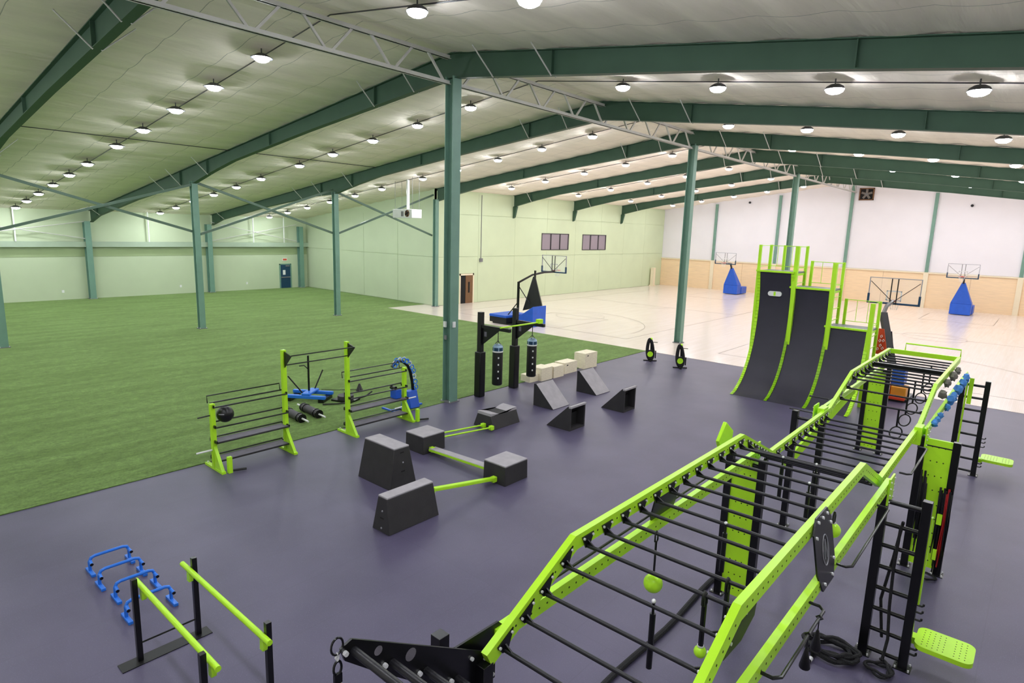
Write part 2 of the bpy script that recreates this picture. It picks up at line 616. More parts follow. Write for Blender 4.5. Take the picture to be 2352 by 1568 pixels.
MB().box((0, -0.5, 0.02), (0.05, 0.5, 2.26)).obj('door_leaf', 'bluedoor', d)
MB().box((0.05, -0.46, 1.02), (0.12, 0.46, 1.1)).obj('push_bar', 'grey', d)
MB().box((0.05, -0.28, 1.3), (0.06, -0.02, 1.75)).obj('notice', 'white', d)
MB().box((0.05, 0.0, 2.1), (0.12, 0.4, 2.2)).obj('door_closer', 'grey', d)
d = thing('door_2', None, None, (XB + 0.0, 21.6, 0))
struct(d, 'brown door in the court side wall behind the column')
MB().box((0, -0.85, 0.012), (0.08, -0.72, 2.5)).box((0, 0.72, 0.012), (0.08, 0.85, 2.5)).box((0, -0.85, 2.36), (0.08, 0.85, 2.5)).obj('door_frame', 'ledge', d)
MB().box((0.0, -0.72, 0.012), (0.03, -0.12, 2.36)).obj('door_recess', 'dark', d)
MB().box((0.0, -0.1, 0.012), (0.05, 0.72, 2.36)).obj('door_leaf', 'brown', d)
MB().box((0.05, 0.2, 0.9), (0.09, 0.34, 1.8)).obj('vision_panel', 'dark', d)
ex = thing('exit_sign', 'small lit exit sign above the blue door', 'sign', (XL + 0.0, 15.8, 2.62))
MB().box((0.0, -0.24, 0), (0.1, 0.24, 0.28)).obj('sign_box', 'white', ex)
MB().box((0.1, -0.2, 0.05), (0.105, 0.2, 0.23)).obj('sign_face', 'cardred', ex)
MB().box((XB + 0.06, 23.05, 3.45), (XB + 0.16, 23.4, 3.75)).obj('alarm_bell', 'grey')
tag(bpy.data.objects['alarm_bell'], 'small grey alarm box at the end of the wall conduit', 'alarm')
tag(MB().cyl((XB + 0.09, 23.22, 3.75), (XB + 0.09, 23.22, 9.0), 0.025, 6).obj('wall_conduit', 'grey'), 'thin conduit running down the green wall to the alarm box', 'conduit')
for i, (y, z) in enumerate(((-2.3, 0.55), (6.1, 0.55), (11.9, 0.55))):
    tag(MB().box((XL + 0.04, y, z), (XL + 0.08, y + 0.16, z + 0.2)).obj('wall_outlet', 'white'),
        ['small white outlet low on the wall left of the first wall column', 'small white outlet low on the wall between the two left wall columns', 'small white outlet low on the wall left of the blue door'][i], 'outlet', 'white wall outlets')

# court lines (painted, a few millimetres of paint)
LN = M['line']


def arc_line(cx, cy, r, a0, a1, w=0.05, n=48, name='court_line'):
    b_ = MB()
    for k in range(n + 1):
        a = R(a0 + (a1 - a0) * k / n)
        for q in (r - w / 2, r + w / 2):
            b_.v.append((cx + q * math.cos(a), cy + q * math.sin(a), 0.015))
    for k in range(n):
        b_.f.append((2 * k, 2 * k + 1, 2 * k + 3, 2 * k + 2))
        b_.s.append(0)
    b_.obj(name, LN, COURT)


def seg_line(x0, y0, x1, y1):
    MB().box((min(x0, x1) - 0.025, min(y0, y1) - 0.025, 0.012), (max(x0, x1) + 0.025, max(y0, y1) + 0.025, 0.0155)).obj('court_line', LN, COURT)


for hx in (-10.3, 10.6):
    arc_line(hx, 18.9, 6.75, 0, 180)
    arc_line(hx, 49.0, 6.75, 180, 360)
    arc_line(hx, 23.0, 1.8, 0, 360)
    arc_line(hx, 33.9, 1.8, 0, 360)
    for sx in (-2.45, 2.45):
        seg_line(hx + sx, 16.9, hx + sx, 23.0)
        seg_line(hx + sx, 45.0, hx + sx, 51.0)
    seg_line(hx - 2.45, 23.0, hx + 2.45, 23.0)
    seg_line(hx - 2.45, 45.0, hx + 2.45, 45.0)
    seg_line(hx - 7.6, 16.9, hx - 7.6, 51.0)
    seg_line(hx + 7.6, 16.9, hx + 7.6, 51.0)
    seg_line(hx - 7.6, 33.9, hx + 7.6, 33.9)
    seg_line(hx - 7.6, 16.9, hx + 7.6, 16.9)


# ---------------------------------------------------------------- steel frame
def column(loc, h, label, w=0.36, d=0.36, group=None, cap=0.9):
    t = thing('steel_column', label, 'column', loc, 0, group)
    tf_ = 0.03
    c = MB()
    c.box((d / 2 - tf_, -w / 2, 0.02), (d / 2, w / 2, h)).box((-d / 2, -w / 2, 0.02), (-d / 2 + tf_, w / 2, h)).box((-d / 2 + tf_, -0.012, 0.02), (d / 2 - tf_, 0.012, h))
    c.obj('shaft', 'steel', t)
    bp = MB()
    bp.box((-d / 2 - 0.06, -w / 2 - 0.06, 0.0), (d / 2 + 0.06, w / 2 + 0.06, 0.03))
    bp.slot = 1
    for sx in (-1, 1):
        for sy in (-1, 1):
            bp.cyl((sx * (d / 2 + 0.02), sy * (w / 2 + 0.02), 0.03), (sx * (d / 2 + 0.02), sy * (w / 2 + 0.02), 0.08), 0.015, 6)
    bp.obj('base_plate', ['grey', 'bolt'], t)
    return t


lab = {0: 'tall green steel column at the turf corner beside the black bag posts', 1: 'tall green steel column behind the two rope machines', 2: 'tall green steel column behind the highest curved wall'}
for k in range(3):
    c = column((0, k * ROW, 0.02 if k else 0.0), 11.14, lab[k], 0.38, 0.38, 'tall ridge columns')
    if k == 0:
        MB().box((0.19, -0.1, 2.75), (0.24, 0.02, 2.95)).obj('outlet_box', 'white', c)
        MB().box((-0.12, -0.25, 2.75), (0.0, -0.19, 2.95)).obj('outlet_box', 'white', c)
        MB().box((-0.1, -0.22, 2.3), (0.02, -0.19, 2.45)).obj('outlet_plate', 'grey', c)
lab = ['green steel column on the turf at the left edge of the picture', 'green steel column on the turf, second from the left edge', 'green steel column on the turf right of the blue door',
       'green steel column at the corner where the turf meets the court wall']
for k in range(4):
    column((XB + (0.2 if k == 3 else 0), (k - 1) * BAY - (0.25 if k == 3 else 0), 0.018), 8.35 + 0.0, lab[k], 0.32, 0.32, 'columns standing in the turf')
lab = ['green wall column at the left with the girt beam crossing it', 'green wall column seen just right of the second turf column', 'green wall column right of the blue door']
for k in range(3):
    column((XL + 0.35, -0.4 + k * 9.02 - (0.0 if k < 2 else 0.3), 0.018), 5.9, lab[k], 0.4, 0.5, 'columns on the turf side wall')

names = ['nearest the camera at the upper left', 'carried by the nearest tall column', 'between the first and second tall columns', 'carried by the second tall column',
         'just beyond the second tall column', 'carried by the third tall column', 'farthest, next to the white back wall']


def depth(ax):
    pts = [(0, 0.74), (9, 0.58), (16, 0.56), (18.5, 0.7), (21, 0.92), (23.5, 0.7), (30, 0.55), (38, 0.6), (40.2, 0.85)]
    for (a, p), (c, q) in zip(pts[:-1], pts[1:]):
        if a <= ax <= c:
            return p + (q - p) * (ax - a) / (c - a)
    return 0.85


for k in range(7):
    y = (k - 1) * BAY
    x_lo = XL + 0.1 if k < 4 else XB + 0.1
    if k == 3:
        x_lo = XB + 0.1
    t = thing('roof_beam', 'dark green roof beam ' + names[k], 'beam', (0, y, 0), 0, 'tapered green roof beams')
    for sgn, x_end in ((-1, x_lo), (1, XRT - 0.1)):
        stops = [s for s in (0, 4.5, 9, 12.5, 16, 18.5, 21, 23.5, 30, 38, 40.05) if s < abs(x_end)] + [abs(x_end)]
        top = [(sgn * s, roof(s) - 0.06) for s in stops]
        bot = [(sgn * s, roof(s) - 0.06 - depth(s)) for s in stops]
        wbm = MB()
        fb = MB()
        for i in range(len(stops) - 1):
            wbm.prism([top[i], top[i + 1], bot[i + 1], bot[i]], 1, -0.012, 0.012)
            fb.prism([bot[i], bot[i + 1], (bot[i + 1][0], bot[i + 1][1] - 0.025), (bot[i][0], bot[i][1] - 0.025)], 1, -0.13, 0.13)
            fb.prism([top[i], top[i + 1], (top[i + 1][0], top[i + 1][1] + 0.025), (top[i][0], top[i][1] + 0.025)], 1, -0.13, 0.13)
        wbm.obj('web', 'beam', t)
        fb.obj('flange', 'beam', t)
        for s in (4.2, 12.2, 19.0, 22.6, 38.2):
            if s < abs(x_end) - 0.3:
                zt = roof(s) - 0.07
                MB().box((sgn * s - 0.012, -0.125, zt - depth(s)), (sgn * s + 0.012, 0.125, zt)).obj('stiffener', 'beam', t)
        for s in (1.9, 4.2, 18.9, 22.5, 25.0, 37.5):
            if s < abs(x_end) - 0.3:
                zb = roof(s) - 0.1 - depth(s)
                MB().cyl((sgn * s, -0.1, zb), (sgn * s - sgn * 0.1, -0.95, roof(s) - 0.03), 0.022, 6).obj('fly_brace', 'truss', t)
                MB().cyl((sgn * s, 0.1, zb), (sgn * s - sgn * 0.1, 0.95, roof(s) - 0.03), 0.022, 6).obj('fly_brace', 'truss', t)
    if k >= 4:
        hb = MB().prism([(XB + 0.06, roof(21) - 1.0), (XB + 0.5, roof(21) - 0.95), (XB + 0.25, roof(21) - 1.9), (XB + 0.06, roof(21) - 2.0)], 1, -0.1, 0.1)
        hb.obj('haunch', 'beam', t)

names = ['at the upper left in front of the nearest column', 'between the nearest and the second tall columns', 'between the second and third tall columns', 'between the third tall column and the back wall']
ZC = 10.93
for k in range(4):
    y0, y1 = (k - 1) * ROW, k * ROW
    if k == 3:
        y1 = YW
    t = thing('roof_truss', 'grey ridge truss ' + names[k], 'truss', (0, y0, 0), 0, 'grey ridge trusses')
    L = y1 - y0
    ya, yb_ = 0.2, L - 0.2
    for nm, z in (('bottom_chord', ZC), ('top_chord', 11.72)):
        c = MB()
        for s in (-1, 1):
            c.box((s * 0.02 if s > 0 else -0.1, ya, z - 0.06), (0.1 if s > 0 else -0.02, yb_, z - 0.045)).box((s * 0.02 if s > 0 else -0.035, ya, z - 0.06), (0.035 if s > 0 else -0.02, yb_, z + 0.06))
        c.obj(nm, 'truss', t)
    nseg = 8
    for i in range(nseg + 1):
        yc = ya + 0.15 + (yb_ - ya - 0.3) * i / nseg
        for s in (-1, 1):
            yt = yc + s * (yb_ - ya) / nseg * 0.36
            if yt < ya or yt > yb_:
                continue
            MB().bar((0, yc + s * 0.08, ZC), (0, yt, 11.72), 0.07, 0.06, (1, 0, 0)).obj('web_member', 'truss', t)

# cross rods between the turf columns
ends = [((-BAY, 8.1), (0, 5.6)), ((-BAY, 5.5), (0, 8.15)), ((0, 8.3), (BAY, 5.65)), ((0, 5.45), (BAY, 8.5)), ((BAY, 8.35), (ROW - 0.2, 5.6)), ((BAY, 5.65), (ROW - 0.2, 8.7))]
names = ['falling from the left picture edge to the second turf column', 'rising from the left picture edge to the second turf column', 'falling between the second and third turf columns',
         'rising between the second and third turf columns', 'falling from the third turf column to the wall corner', 'rising from the third turf column to the wall corner']
for i, ((ya, za), (yc, zc)) in enumerate(ends):
    dx = 0.07 if i % 2 else -0.07
    t = tag(MB().bar((XB + dx, ya + 0.2, za), (XB + dx, yc - 0.2, zc), 0.1, 0.13).obj('brace_rod', 'rod'), 'diagonal brace rod ' + names[i], 'brace', 'cross bracing above the turf')
ends = [((-9.4, 6.0), (-0.5, 4.6)), ((8.8, 6.1), (16.9, 4.5)), ((8.8, 4.5), (16.9, 6.1)), ((-9.4, 4.5), (-0.5, 5.9))]
names = ['falling to the left wall column', 'falling across the bright wall patch left of the blue door', 'rising across the bright wall patch left of the blue door', 'rising to the left wall column']
for i, ((ya, za), (yc, zc)) in enumerate(ends):
    tag(MB().cyl((XL + 0.5 + 0.05 * (i % 2), ya, za), (XL + 0.5 + 0.05 * (i % 2), yc, zc), 0.035, 6).obj('wall_rod', 'truss'), 'pale thin wall rod ' + names[i], 'brace', 'rods high on the turf side wall')

# unit heater
t = thing('unit_heater', 'white unit heater hanging from the ceiling above the turf', 'heater', (-19.0, 13.6, 6.82))
hb = MB().box((-1.05, -0.45, 0.0), (1.05, 0.45, 0.6))
hb.obj('casing', 'white', t, 0.02)
f_ = MB()
f_.cyl((0.55, -0.47, 0.3), (0.55, -0.45, 0.3), 0.24, 20)
f_.obj('fan_opening', 'brown', t)
for a in range(4):
    MB().bar((0.55, -0.485, 0.3), (0.55 + 0.2 * math.cos(a * math.pi / 2 + 0.4), -0.485, 0.3 + 0.2 * math.sin(a * math.pi / 2 + 0.4)), 0.02, 0.09, (0, 0, 1)).obj('fan_blade', 'dark', t)
MB().box((-0.1, -0.47, 0.1), (0.15, -0.45, 0.45)).obj('louvre', 'grey', t)
MB().cyl((0.1, 0, 0.6), (0.1, 0, roof(19) - 6.82 - 0.02), 0.11, 14).obj('flue_pipe', 'white', t)
for sx, sy in ((-0.95, -0.3), (0.95, -0.3), (-0.95, 0.3), (0.95, 0.3)):
    MB().cyl((sx, sy, 0.6), (sx, sy, roof(-19 + sx) - 6.82), 0.012, 6).obj('hanger_rod', 'grey', t)
# exhaust fan
t = thing('exhaust_fan', 'square brown exhaust fan high on the white back wall', 'fan', (0.92, YW, 10.15))
MB().box((-0.66, -0.16, 0), (-0.56, 0, 1.2)).box((0.56, -0.16, 0), (0.66, 0, 1.2)).box((-0.66, -0.16, 0), (0.66, 0, 0.1)).box((-0.66, -0.16, 1.1), (0.66, 0, 1.2)).obj('fan_housing', 'brown', t)
MB().box((-0.56, -0.06, 0.1), (0.56, -0.03, 1.1)).obj('back_plate', 'dark', t)
for a in range(5):
    q = a * math.tau / 5 + 0.3
    MB().bar((0, -0.1, 0.6), (0.5 * math.cos(q), -0.1, 0.6 + 0.5 * math.sin(q)), 0.02, 0.2, (0, 0, 1)).obj('fan_blade', 'holdgrey', t)
MB().cyl((0, -0.15, 0.6), (0, -0.06, 0.6), 0.12, 12).obj('fan_hub', 'grey', t)
for i, x in enumerate((-10.6, 9.6)):
    t = thing('wall_speaker', ['small black device high on the white wall left of the third column', 'small black device high on the white wall right of the exhaust fan'][i], 'speaker', (x, YW, 10.0 if i == 0 else 9.6), 0, 'small wall devices')
    MB().box((-0.06, -0.1, -0.04), (0.06, 0, 0.04)).obj('bracket', 'grey', t)
    MB().cyl((0, -0.24, 0), (0, -0.1, 0), 0.12, 10).obj('speaker_body', 'black', t)

# ---------------------------------------------------------------- high-bay lights
def lamp_proto(spill_brim):
    p = thing('high_bay_light', 'x', 'ceiling light', group='high bay ceiling lights in rows')
    MB().lathe([(0.05, 0.16), (0.12, 0.15), (0.22, 0.09), (spill_brim, 0.03), (spill_brim, 0.015), (0.24, 0.02)], (0, 0, 0), 20).obj('housing', 'fixture', p)  # outer brim is made up, it cuts the light spilling onto the ceiling
    MB().cyl((0, 0, 0.15), (0, 0, 0.3), 0.02, 8).obj('hanger', 'fixture', p)
    MB().lathe([(0.24, 0.02), (0.21, -0.045), (0.13, -0.09), (0.02, -0.105)], (0, 0, 0), 20).obj('lens', 'lens', p)
    return p


SHADED, OPEN = lamp_proto(0.33), lamp_proto(0.255)  # two invented brim widths: wide keeps the ceiling darker, narrow lets light spill
ORD = ['first', 'second', 'third', 'fourth', 'fifth', 'sixth', 'seventh', 'eighth', 'ninth', 'tenth', 'eleventh']
LX = [-3.4, -6.8, -10.15, -13.65, -17.0, -21.5, -24.8, -28.2, -31.6, -34.8, -38.0]
RX = [3.95, 7.35, 10.7, 13.95, 17.2]
used = {SHADED: False, OPEN: False}
for k in range(-2, 6):
    y = (k + 0.5) * BAY - 0.35
    xs_ = [(x, '%s left of the ridge' % ORD[i]) for i, x in enumerate(LX) if not (k >= 2 and x < XB)]
    xs_ += [(x, '%s right of the ridge' % ORD[i]) for i, x in enumerate(RX)]
    rn = 'row behind the camera' if k < -1 else '%s row from the camera' % ORD[k + 1]
    for x, nm in xs_:
        proto = SHADED if x < 0 and k < 0 or x < -8 and k < 1 else OPEN  # wide brims added only where the ceiling should stay darker
        place(proto, used[proto], (x, y, roof(x) - 0.32), 0, 'round ceiling light %s in the %s' % (nm, rn))
        used[proto] = True
# wiring along each row
for k in range(-1, 5):
    y = (k + 0.5) * BAY - 0.35
    x0 = LX[10] if k < 2 else LX[4]
    tag(MB().tube([(x0, y + 0.25, roof(x0) - 0.07), (0, y + 0.25, RIDGE - 0.07), (17, y + 0.25, roof(17) - 0.07)], 0.018, 6).obj('ceiling_conduit', 'frame'),
        'dark wiring conduit beside the %s row of ceiling lights' % ORD[k + 1], 'conduit', 'ceiling wiring')
tag(MB().tube([(-16.4, -9.0, roof(16.4) - 0.06), (-16.4, 0, roof(16.4) - 0.06), (-16.4, 9.0, roof(16.4) - 0.06)], 0.02, 6).obj('ceiling_conduit', 'frame'),
    'dark conduit crossing the left roof bays above the turf', 'conduit', 'ceiling wiring')

# ================================================================ equipment
# ---------------------------------------------------------------- obstacle rig
RIG = thing('obstacle_rig', 'long lime and black obstacle rig with monkey bars on the rubber floor', 'gym rig', (13.5, -3.0, 0))
RO = Vector((13.5, -3.0, 0))


def rp(b_, name, mats, parent=None, bevel=0.0):
    """mesh given in world coordinates, kept local to the rig"""
    b_.v = [(x - RO.x, y - RO.y, z - RO.z) for x, y, z in b_.v]
    return b_.obj(name, mats, parent or RIG, bevel)


def rail(name, x, pts, w=0.07, h=0.15, bolts=True, side=0):
    """box-section rail in the plane x, mitred through pts (y, z of its top edge)"""
    b_ = MB()
    n = len(pts)
    low = []
    for i in range(n):
        ds = []
        if i > 0:
            ds.append(Vector((pts[i][0] - pts[i - 1][0], pts[i][1] - pts[i - 1][1])).normalized())
        if i < n - 1:
            ds.append(Vector((pts[i + 1][0] - pts[i][0], pts[i + 1][1] - pts[i][1])).normalized())
        nn = Vector((0, 0))
        for d_ in ds:
            nn += Vector((d_.y, -d_.x))
        nn.normalize()
        k = h / max(0.3, nn.dot(Vector((ds[0].y, -ds[0].x))))
        low.append((pts[i][0] + nn.x * k, pts[i][1] + nn.y * k))
    for i in range(n - 1):
        b_.prism([pts[i], pts[i + 1], low[i + 1], low[i]], 0, x - w / 2, x + w / 2)
    b_.slot = 1
    for i in range(n - 1):
        p, q = Vector(pts[i]), Vector(pts[i + 1])
        lp, lq = Vector(low[i]), Vector(low[i + 1])
        L = (q - p).length
        m_ = int(L / 0.12)
        for k in range(1, m_):
            f = k / m_
            c = p.lerp(q, f) * 0.5 + lp.lerp(lq, f) * 0.5
            for sx in (-1, 1):
                b_.cyl((x + sx * (w / 2 - 0.002), c.x, c.y), (x + sx * (w / 2 + 0.002), c.x, c.y), 0.011, 8)
    return rp(b_, name, ['lime', 'hole'])


UL, UR, LL, LR = 12.76, 14.36, 12.62, 14.49
hump = [(-11.62, 2.72), (-10.4, 3.33), (-6.1, 3.33), (-4.72, 2.72)]
rail('upper_rail', UL, hump)
rail('upper_rail', UR, hump)
rail('lower_rail', LL, [(-11.35, 2.75), (-4.85, 2.75)])
rail('lower_rail', LR, [(-11.35, 2.75), (-4.75, 2.75)])
mid_ = [(-4.72, 2.72), (-1.15, 2.75)]
rail('middle_rail', UL, mid_)
rail('middle_rail', UR, mid_)
far_ = [(-1.15, 2.75), (0.5, 3.27), (4.75, 3.27)]
rail('far_rail', UL, far_)
rail('far_rail', UR, far_)
rail('far_lower_rail', LR, [(-1.3, 2.72), (5.25, 2.72)], 0.06, 0.12)
rail('far_lower_rail', LL, [(-1.3, 2.72), (5.25, 2.72)], 0.06, 0.12)


def bracket(x, y, z, s, dy=0.0, dz=0.0):
    """triangular rung bracket bolted on the inner face of a rail"""
    b_ = MB()
    b_.prism([(y - 0.1, z + 0.05 - dz), (y + 0.1, z + 0.05 + dz), (y + 0.035, z - 0.08), (y - 0.035, z - 0.08)], 0, x, x + s * 0.012)
    b_.prism([(x, z + 0.0), (x + s * 0.1, z - 0.06), (x + s * 0.1, z - 0.09), (x, z - 0.09)], 1, y - 0.008, y + 0.008)
    b_.slot = 1
    b_.cyl((x + s * 0.01, y - 0.075, z + 0.03 - dz * 0.8), (x + s * 0.026, y - 0.075, z + 0.03 - dz * 0.8), 0.013, 8)
    b_.cyl((x + s * 0.01, y + 0.075, z + 0.03 + dz * 0.8), (x + s * 0.026, y + 0.075, z + 0.03 + dz * 0.8), 0.013, 8)
    return b_


def top_z(y):
    for prof in (hump, mid_, far_):
        for (a, p), (c, q) in zip(prof[:-1], prof[1:]):
            if a <= y <= c:
                return p + (q - p) * (y - a) / (c - a), (q - p) / (c - a)
    return 2.75, 0


RUNGS = [-11.4, -11.12, -10.85, -10.55, -10.2, -9.85, -9.49, -9.13, -8.78, -8.42, -8.05, -7.68, -7.32, -6.95, -6.58, -6.23, -5.86, -5.56, -5.28, -5.0,
         -4.42, -4.0, -3.6, -3.25, -2.9, -2.55, -2.2, -1.85, -1.5, -0.45, 0.05, 0.5, 0.9, 1.3, 1.7, 2.1, 2.5, 2.9, 3.3, 3.7, 4.1, 4.5]
for y in RUNGS:
    z, sl = top_z(y)
    z -= 0.1
    r_ = rp(MB().cyl((UL + 0.04, y, z - 0.07), (UR - 0.04, y, z - 0.07), 0.02, 10), 'rung', 'rung')
    rp(bracket(UL + 0.036, y, z, 1, 0, sl * 0.1), 'bracket', ['black', 'bolt'], r_)
    rp(bracket(UR - 0.036, y, z, -1, 0, sl * 0.1), 'bracket', ['black', 'bolt'], r_)


def post(x, y, h, name='post', w=0.12):
    b_ = MB().box((x - w / 2, y - w / 2, 0.0), (x + w / 2, y + w / 2, h))
    o = rp(b_, name, 'black', None, 0.004)
    p = MB().box((x - 0.11, y - 0.11, 0.0), (x + 0.11, y + 0.11, 0.012))
    p.slot = 1
    for sx in (-1, 1):
        for sy in (-1, 1):
            p.cyl((x + sx * 0.085, y + sy * 0.085, 0.01), (x + sx * 0.085, y + sy * 0.085, 0.045), 0.013, 6)
    rp(p, 'base_plate', ['black', 'bolt'], o)
    return o


YP = [-11.6, -4.95, -1.47, 5.35]
for y in YP:
    for x in (12.2, 12.74, 14.49, 15.02):
        post(x, y, 2.62)
    for x0 in (12.2, 14.49):
        rp(MB().cyl((x0, y, 2.47), (x0 + 0.53, y, 2.47), 0.034, 10), 'cross_bar', 'black')
# ladders between post pairs: near right, far right, left pair, left far pair
for x0, y, zs in ((14.49, -4.95, 7), (14.49, 5.35, 7)):
    for k in range(zs):
        z = 2.13 - k * 0.338
        rp(MB().cyl((x0, y, z), (x0 + 0.53, y, z), 0.032, 10), 'ladder_rung', 'black')
# perforated lime panels between post pairs
for x0, y, z0, z1 in ((12.2, -4.95, 0.06, 2.42), (12.2, 5.35, 0.06, 2.46), (14.49, -1.47, 0.1, 2.6)):
    b_ = MB().box((x0 + 0.06, y - 0.03, z0), (x0 + 0.47, y + 0.03, z1))
    b_.slot = 1
    for k in range(9):
        z = z0 + (z1 - z0) * (k + 0.5) / 9
        for dx in (-0.1, 0.0, 0.1):
            b_.cyl((x0 + 0.265 + dx, y - 0.033, z), (x0 + 0.265 + dx, y + 0.033, z), 0.012, 8)
    rp(b_, 'climbing_panel', ['lime', 'hole'])
# lime joint plates where the rails meet the posts
for x in (LR + 0.05, LL - 0.05):
    for y in (-4.85, -1.4, 5.2):
        s = 1 if x > 13 else -1
        b_ = MB().box((x - 0.012, y - 0.17, 2.42), (x + 0.012, y + 0.17, 2.82))
        b_.slot = 1
        for k in range(4):
            for dy in (-0.13, 0.13):
                b_.cyl((x, y + dy, 2.47 + k * 0.1), (x + s * 0.03, y + dy, 2.47 + k * 0.1), 0.013, 8)
        rp(b_, 'joint_plate', ['lime', 'bolt'])
rp(MB().box((14.34, -1.62, 2.46), (14.47, -1.3, 2.8)), 'joint_box', 'lime', None, 0.008)
rp(MB().box((12.65, -1.62, 2.46), (12.78, -1.3, 2.8)), 'joint_box', 'lime', None, 0.008)
# lime kite pad beside the left rail
rp(MB().prism([(-5.41, 3.24), (-5.66, 2.97), (-5.5, 2.72), (-5.1, 2.74), (-5.08, 3.02)], 0, 12.19, 12.25), 'kite_pad', 'lime', None, 0.01)
# hexagonal joining plates between upper and lower rails
for xt, xb_, sg, yc in ((14.4, 14.535, 1, -8.22), (12.715, 12.575, -1, -8.22)):
    def tilt(b_):
        b_.v = [(x + xt + (xb_ - xt) * (3.36 - z) / 0.72, y, z) for x, y, z in b_.v]
        return b_
    zt = 3.37 if sg > 0 else 3.24
    b_ = MB()
    b_.prism([(yc - 0.2, zt), (yc + 0.2, zt), (yc + 0.32, zt - 0.14), (yc + 0.32, 2.8), (yc + 0.22, 2.6), (yc - 0.18, 2.6), (yc - 0.32, 2.82), (yc - 0.32, zt - 0.14)], 0, -0.006, 0.012)
    b_.slot = 1
    for dy, z in ((-0.16, zt - 0.05), (0.0, zt - 0.05), (0.16, zt - 0.05), (-0.26, zt - 0.18), (0.26, zt - 0.18), (-0.12, 2.66), (0.16, 2.66), (0.26, 2.8)):
        b_.cyl((0.008 * sg, yc + dy, z), (0.03 * sg, yc + dy, z), 0.017, 8)
    o = rp(tilt(b_), 'hex_plate', ['black', 'bolt'])
    e = MB()
    xx = 0.016 if sg > 0 else -0.01
    e.tube([(xx, yc + 0.1 * math.cos(a * math.tau / 28), 2.98 + 0.16 * math.sin(a * math.tau / 28)) for a in range(28)], 0.006, 5, True)
    e.tube([(xx, yc - 0.08, 3.06), (xx, yc - 0.04, 2.89), (xx, yc, 3.09), (xx, yc + 0.04, 2.89), (xx, yc + 0.08, 3.06)], 0.006, 5)
    rp(tilt(e), 'emblem', 'logo', o)
b_ = MB().prism([(-10.68, 3.06), (-10.42, 3.24), (-9.84, 3.24), (-9.9, 2.98), (-10.18, 2.88), (-10.55, 2.9)], 0, 14.335, 14.35)
b_.slot = 1
for y, z in ((-10.58, 3.07), (-10.4, 3.12), (-10.15, 3.13), (-9.96, 3.14), (-10.45, 3.0)):
    b_.cyl((14.35, y, z), (14.368, y, z), 0.015, 8)
rp(b_, 'bend_plate', ['blackmat', 'bolt'])
# front end: rising arms with four cross bars
for x in (12.7, 14.42):
    s = 1
    b_ = MB().prism([(-11.42, 2.6), (-12.86, 3.49), (-12.95, 3.46), (-12.92, 3.36), (-12.72, 3.18), (-12.3, 2.83), (-11.75, 2.38), (-11.42, 2.36)], 0, x - 0.01, x + 0.01)
    b_.slot = 1
    for y, z in ((-11.56, 2.62), (-11.72, 2.71), (-11.46, 2.55), (-11.46, 2.42)):
        b_.cyl((x + 0.01, y, z), (x + 0.032, y, z), 0.016, 8)
    b_.slot = 2
    for y, z, r_ in ((-12.65, 3.29, 0.035), (-12.36, 3.1, 0.05)):
        b_.cyl((x - 0.0115, y, z), (x + 0.0115, y, z), r_, 16)
    rp(b_, 'end_arm', ['black', 'bolt', 'foamtop'])
    rp(MB().prism([(-11.86, 2.82), (-11.3, 2.8), (-11.22, 2.72), (-11.35, 2.6), (-11.7, 2.6)], 0, x - 0.09, x - 0.07), 'gusset_plate', 'black')
for y, z in ((-12.85, 3.4), (-12.53, 3.13), (-12.21, 2.88), (-11.88, 2.62)):
    o = rp(MB().cyl((12.7, y, z), (14.42, y, z), 0.03, 12), 'end_bar', 'rung')
    e = MB().cyl((12.71, y - 0.07, z + 0.02), (12.735, y - 0.07, z + 0.02), 0.018, 8)
    rp(e, 'bar_bolt', 'bolt', o)
# side grab bars outside the right rail
for ya, yc in ((-7.8, -5.72), (-10.15, -8.8), (-4.1, -2.42)):
    zz = 2.66
    rp(MB().tube([(LR + 0.03, ya, zz), (LR + 0.13, ya, zz), (LR + 0.18, ya + 0.06, zz), (LR + 0.18, yc - 0.06, zz), (LR + 0.13, yc, zz), (LR + 0.03, yc, zz)], 0.016, 8), 'grab_bar', 'black')
for ya, yc in ((-10.6, -6.6),):
    rp(MB().tube([(LL - 0.03, ya, 2.7), (LL - 0.15, ya, 2.7), (LL - 0.15, yc, 2.7), (LL - 0.03, yc, 2.7)], 0.016, 8), 'grab_bar', 'black')
# perforated lime step paddles on the ladder posts
for y in (-4.72, 5.75):
    b_ = MB()
    ring = []
    cx, cy, hx, hy, rr = 15.46, y, 0.35, 0.29, 0.12
    for qx, qy, a0 in ((1, 1, 0), (-1, 1, 90), (-1, -1, 180), (1, -1, 270)):
        for a in range(6):
            an = R(a0 + a * 18)
            ring.append((cx + qx * (hx - rr) + rr * math.cos(an), cy + qy * (hy - rr) + rr * math.sin(an)))
    b_.prism(ring, 2, 0.4, 0.47)
    b_.slot = 1
    for i in range(9):
        if i == 5:
            continue
        for j in range(-3, 4):
            x_, y_ = cx - 0.26 + i * 0.064, cy + j * 0.07
            b_.cyl((x_, y_, 0.4695), (x_, y_, 0.4715), 0.009, 6)
    o = rp(b_, 'step_paddle', ['lime', 'hole'], None, 0.012)
    rp(MB().box((15.06, y - 0.1 if y < 0 else y - 0.3, 0.36), (15.16, y + 0.06 if y < 0 else y - 0.1, 0.46)), 'paddle_mount', 'lime', o)
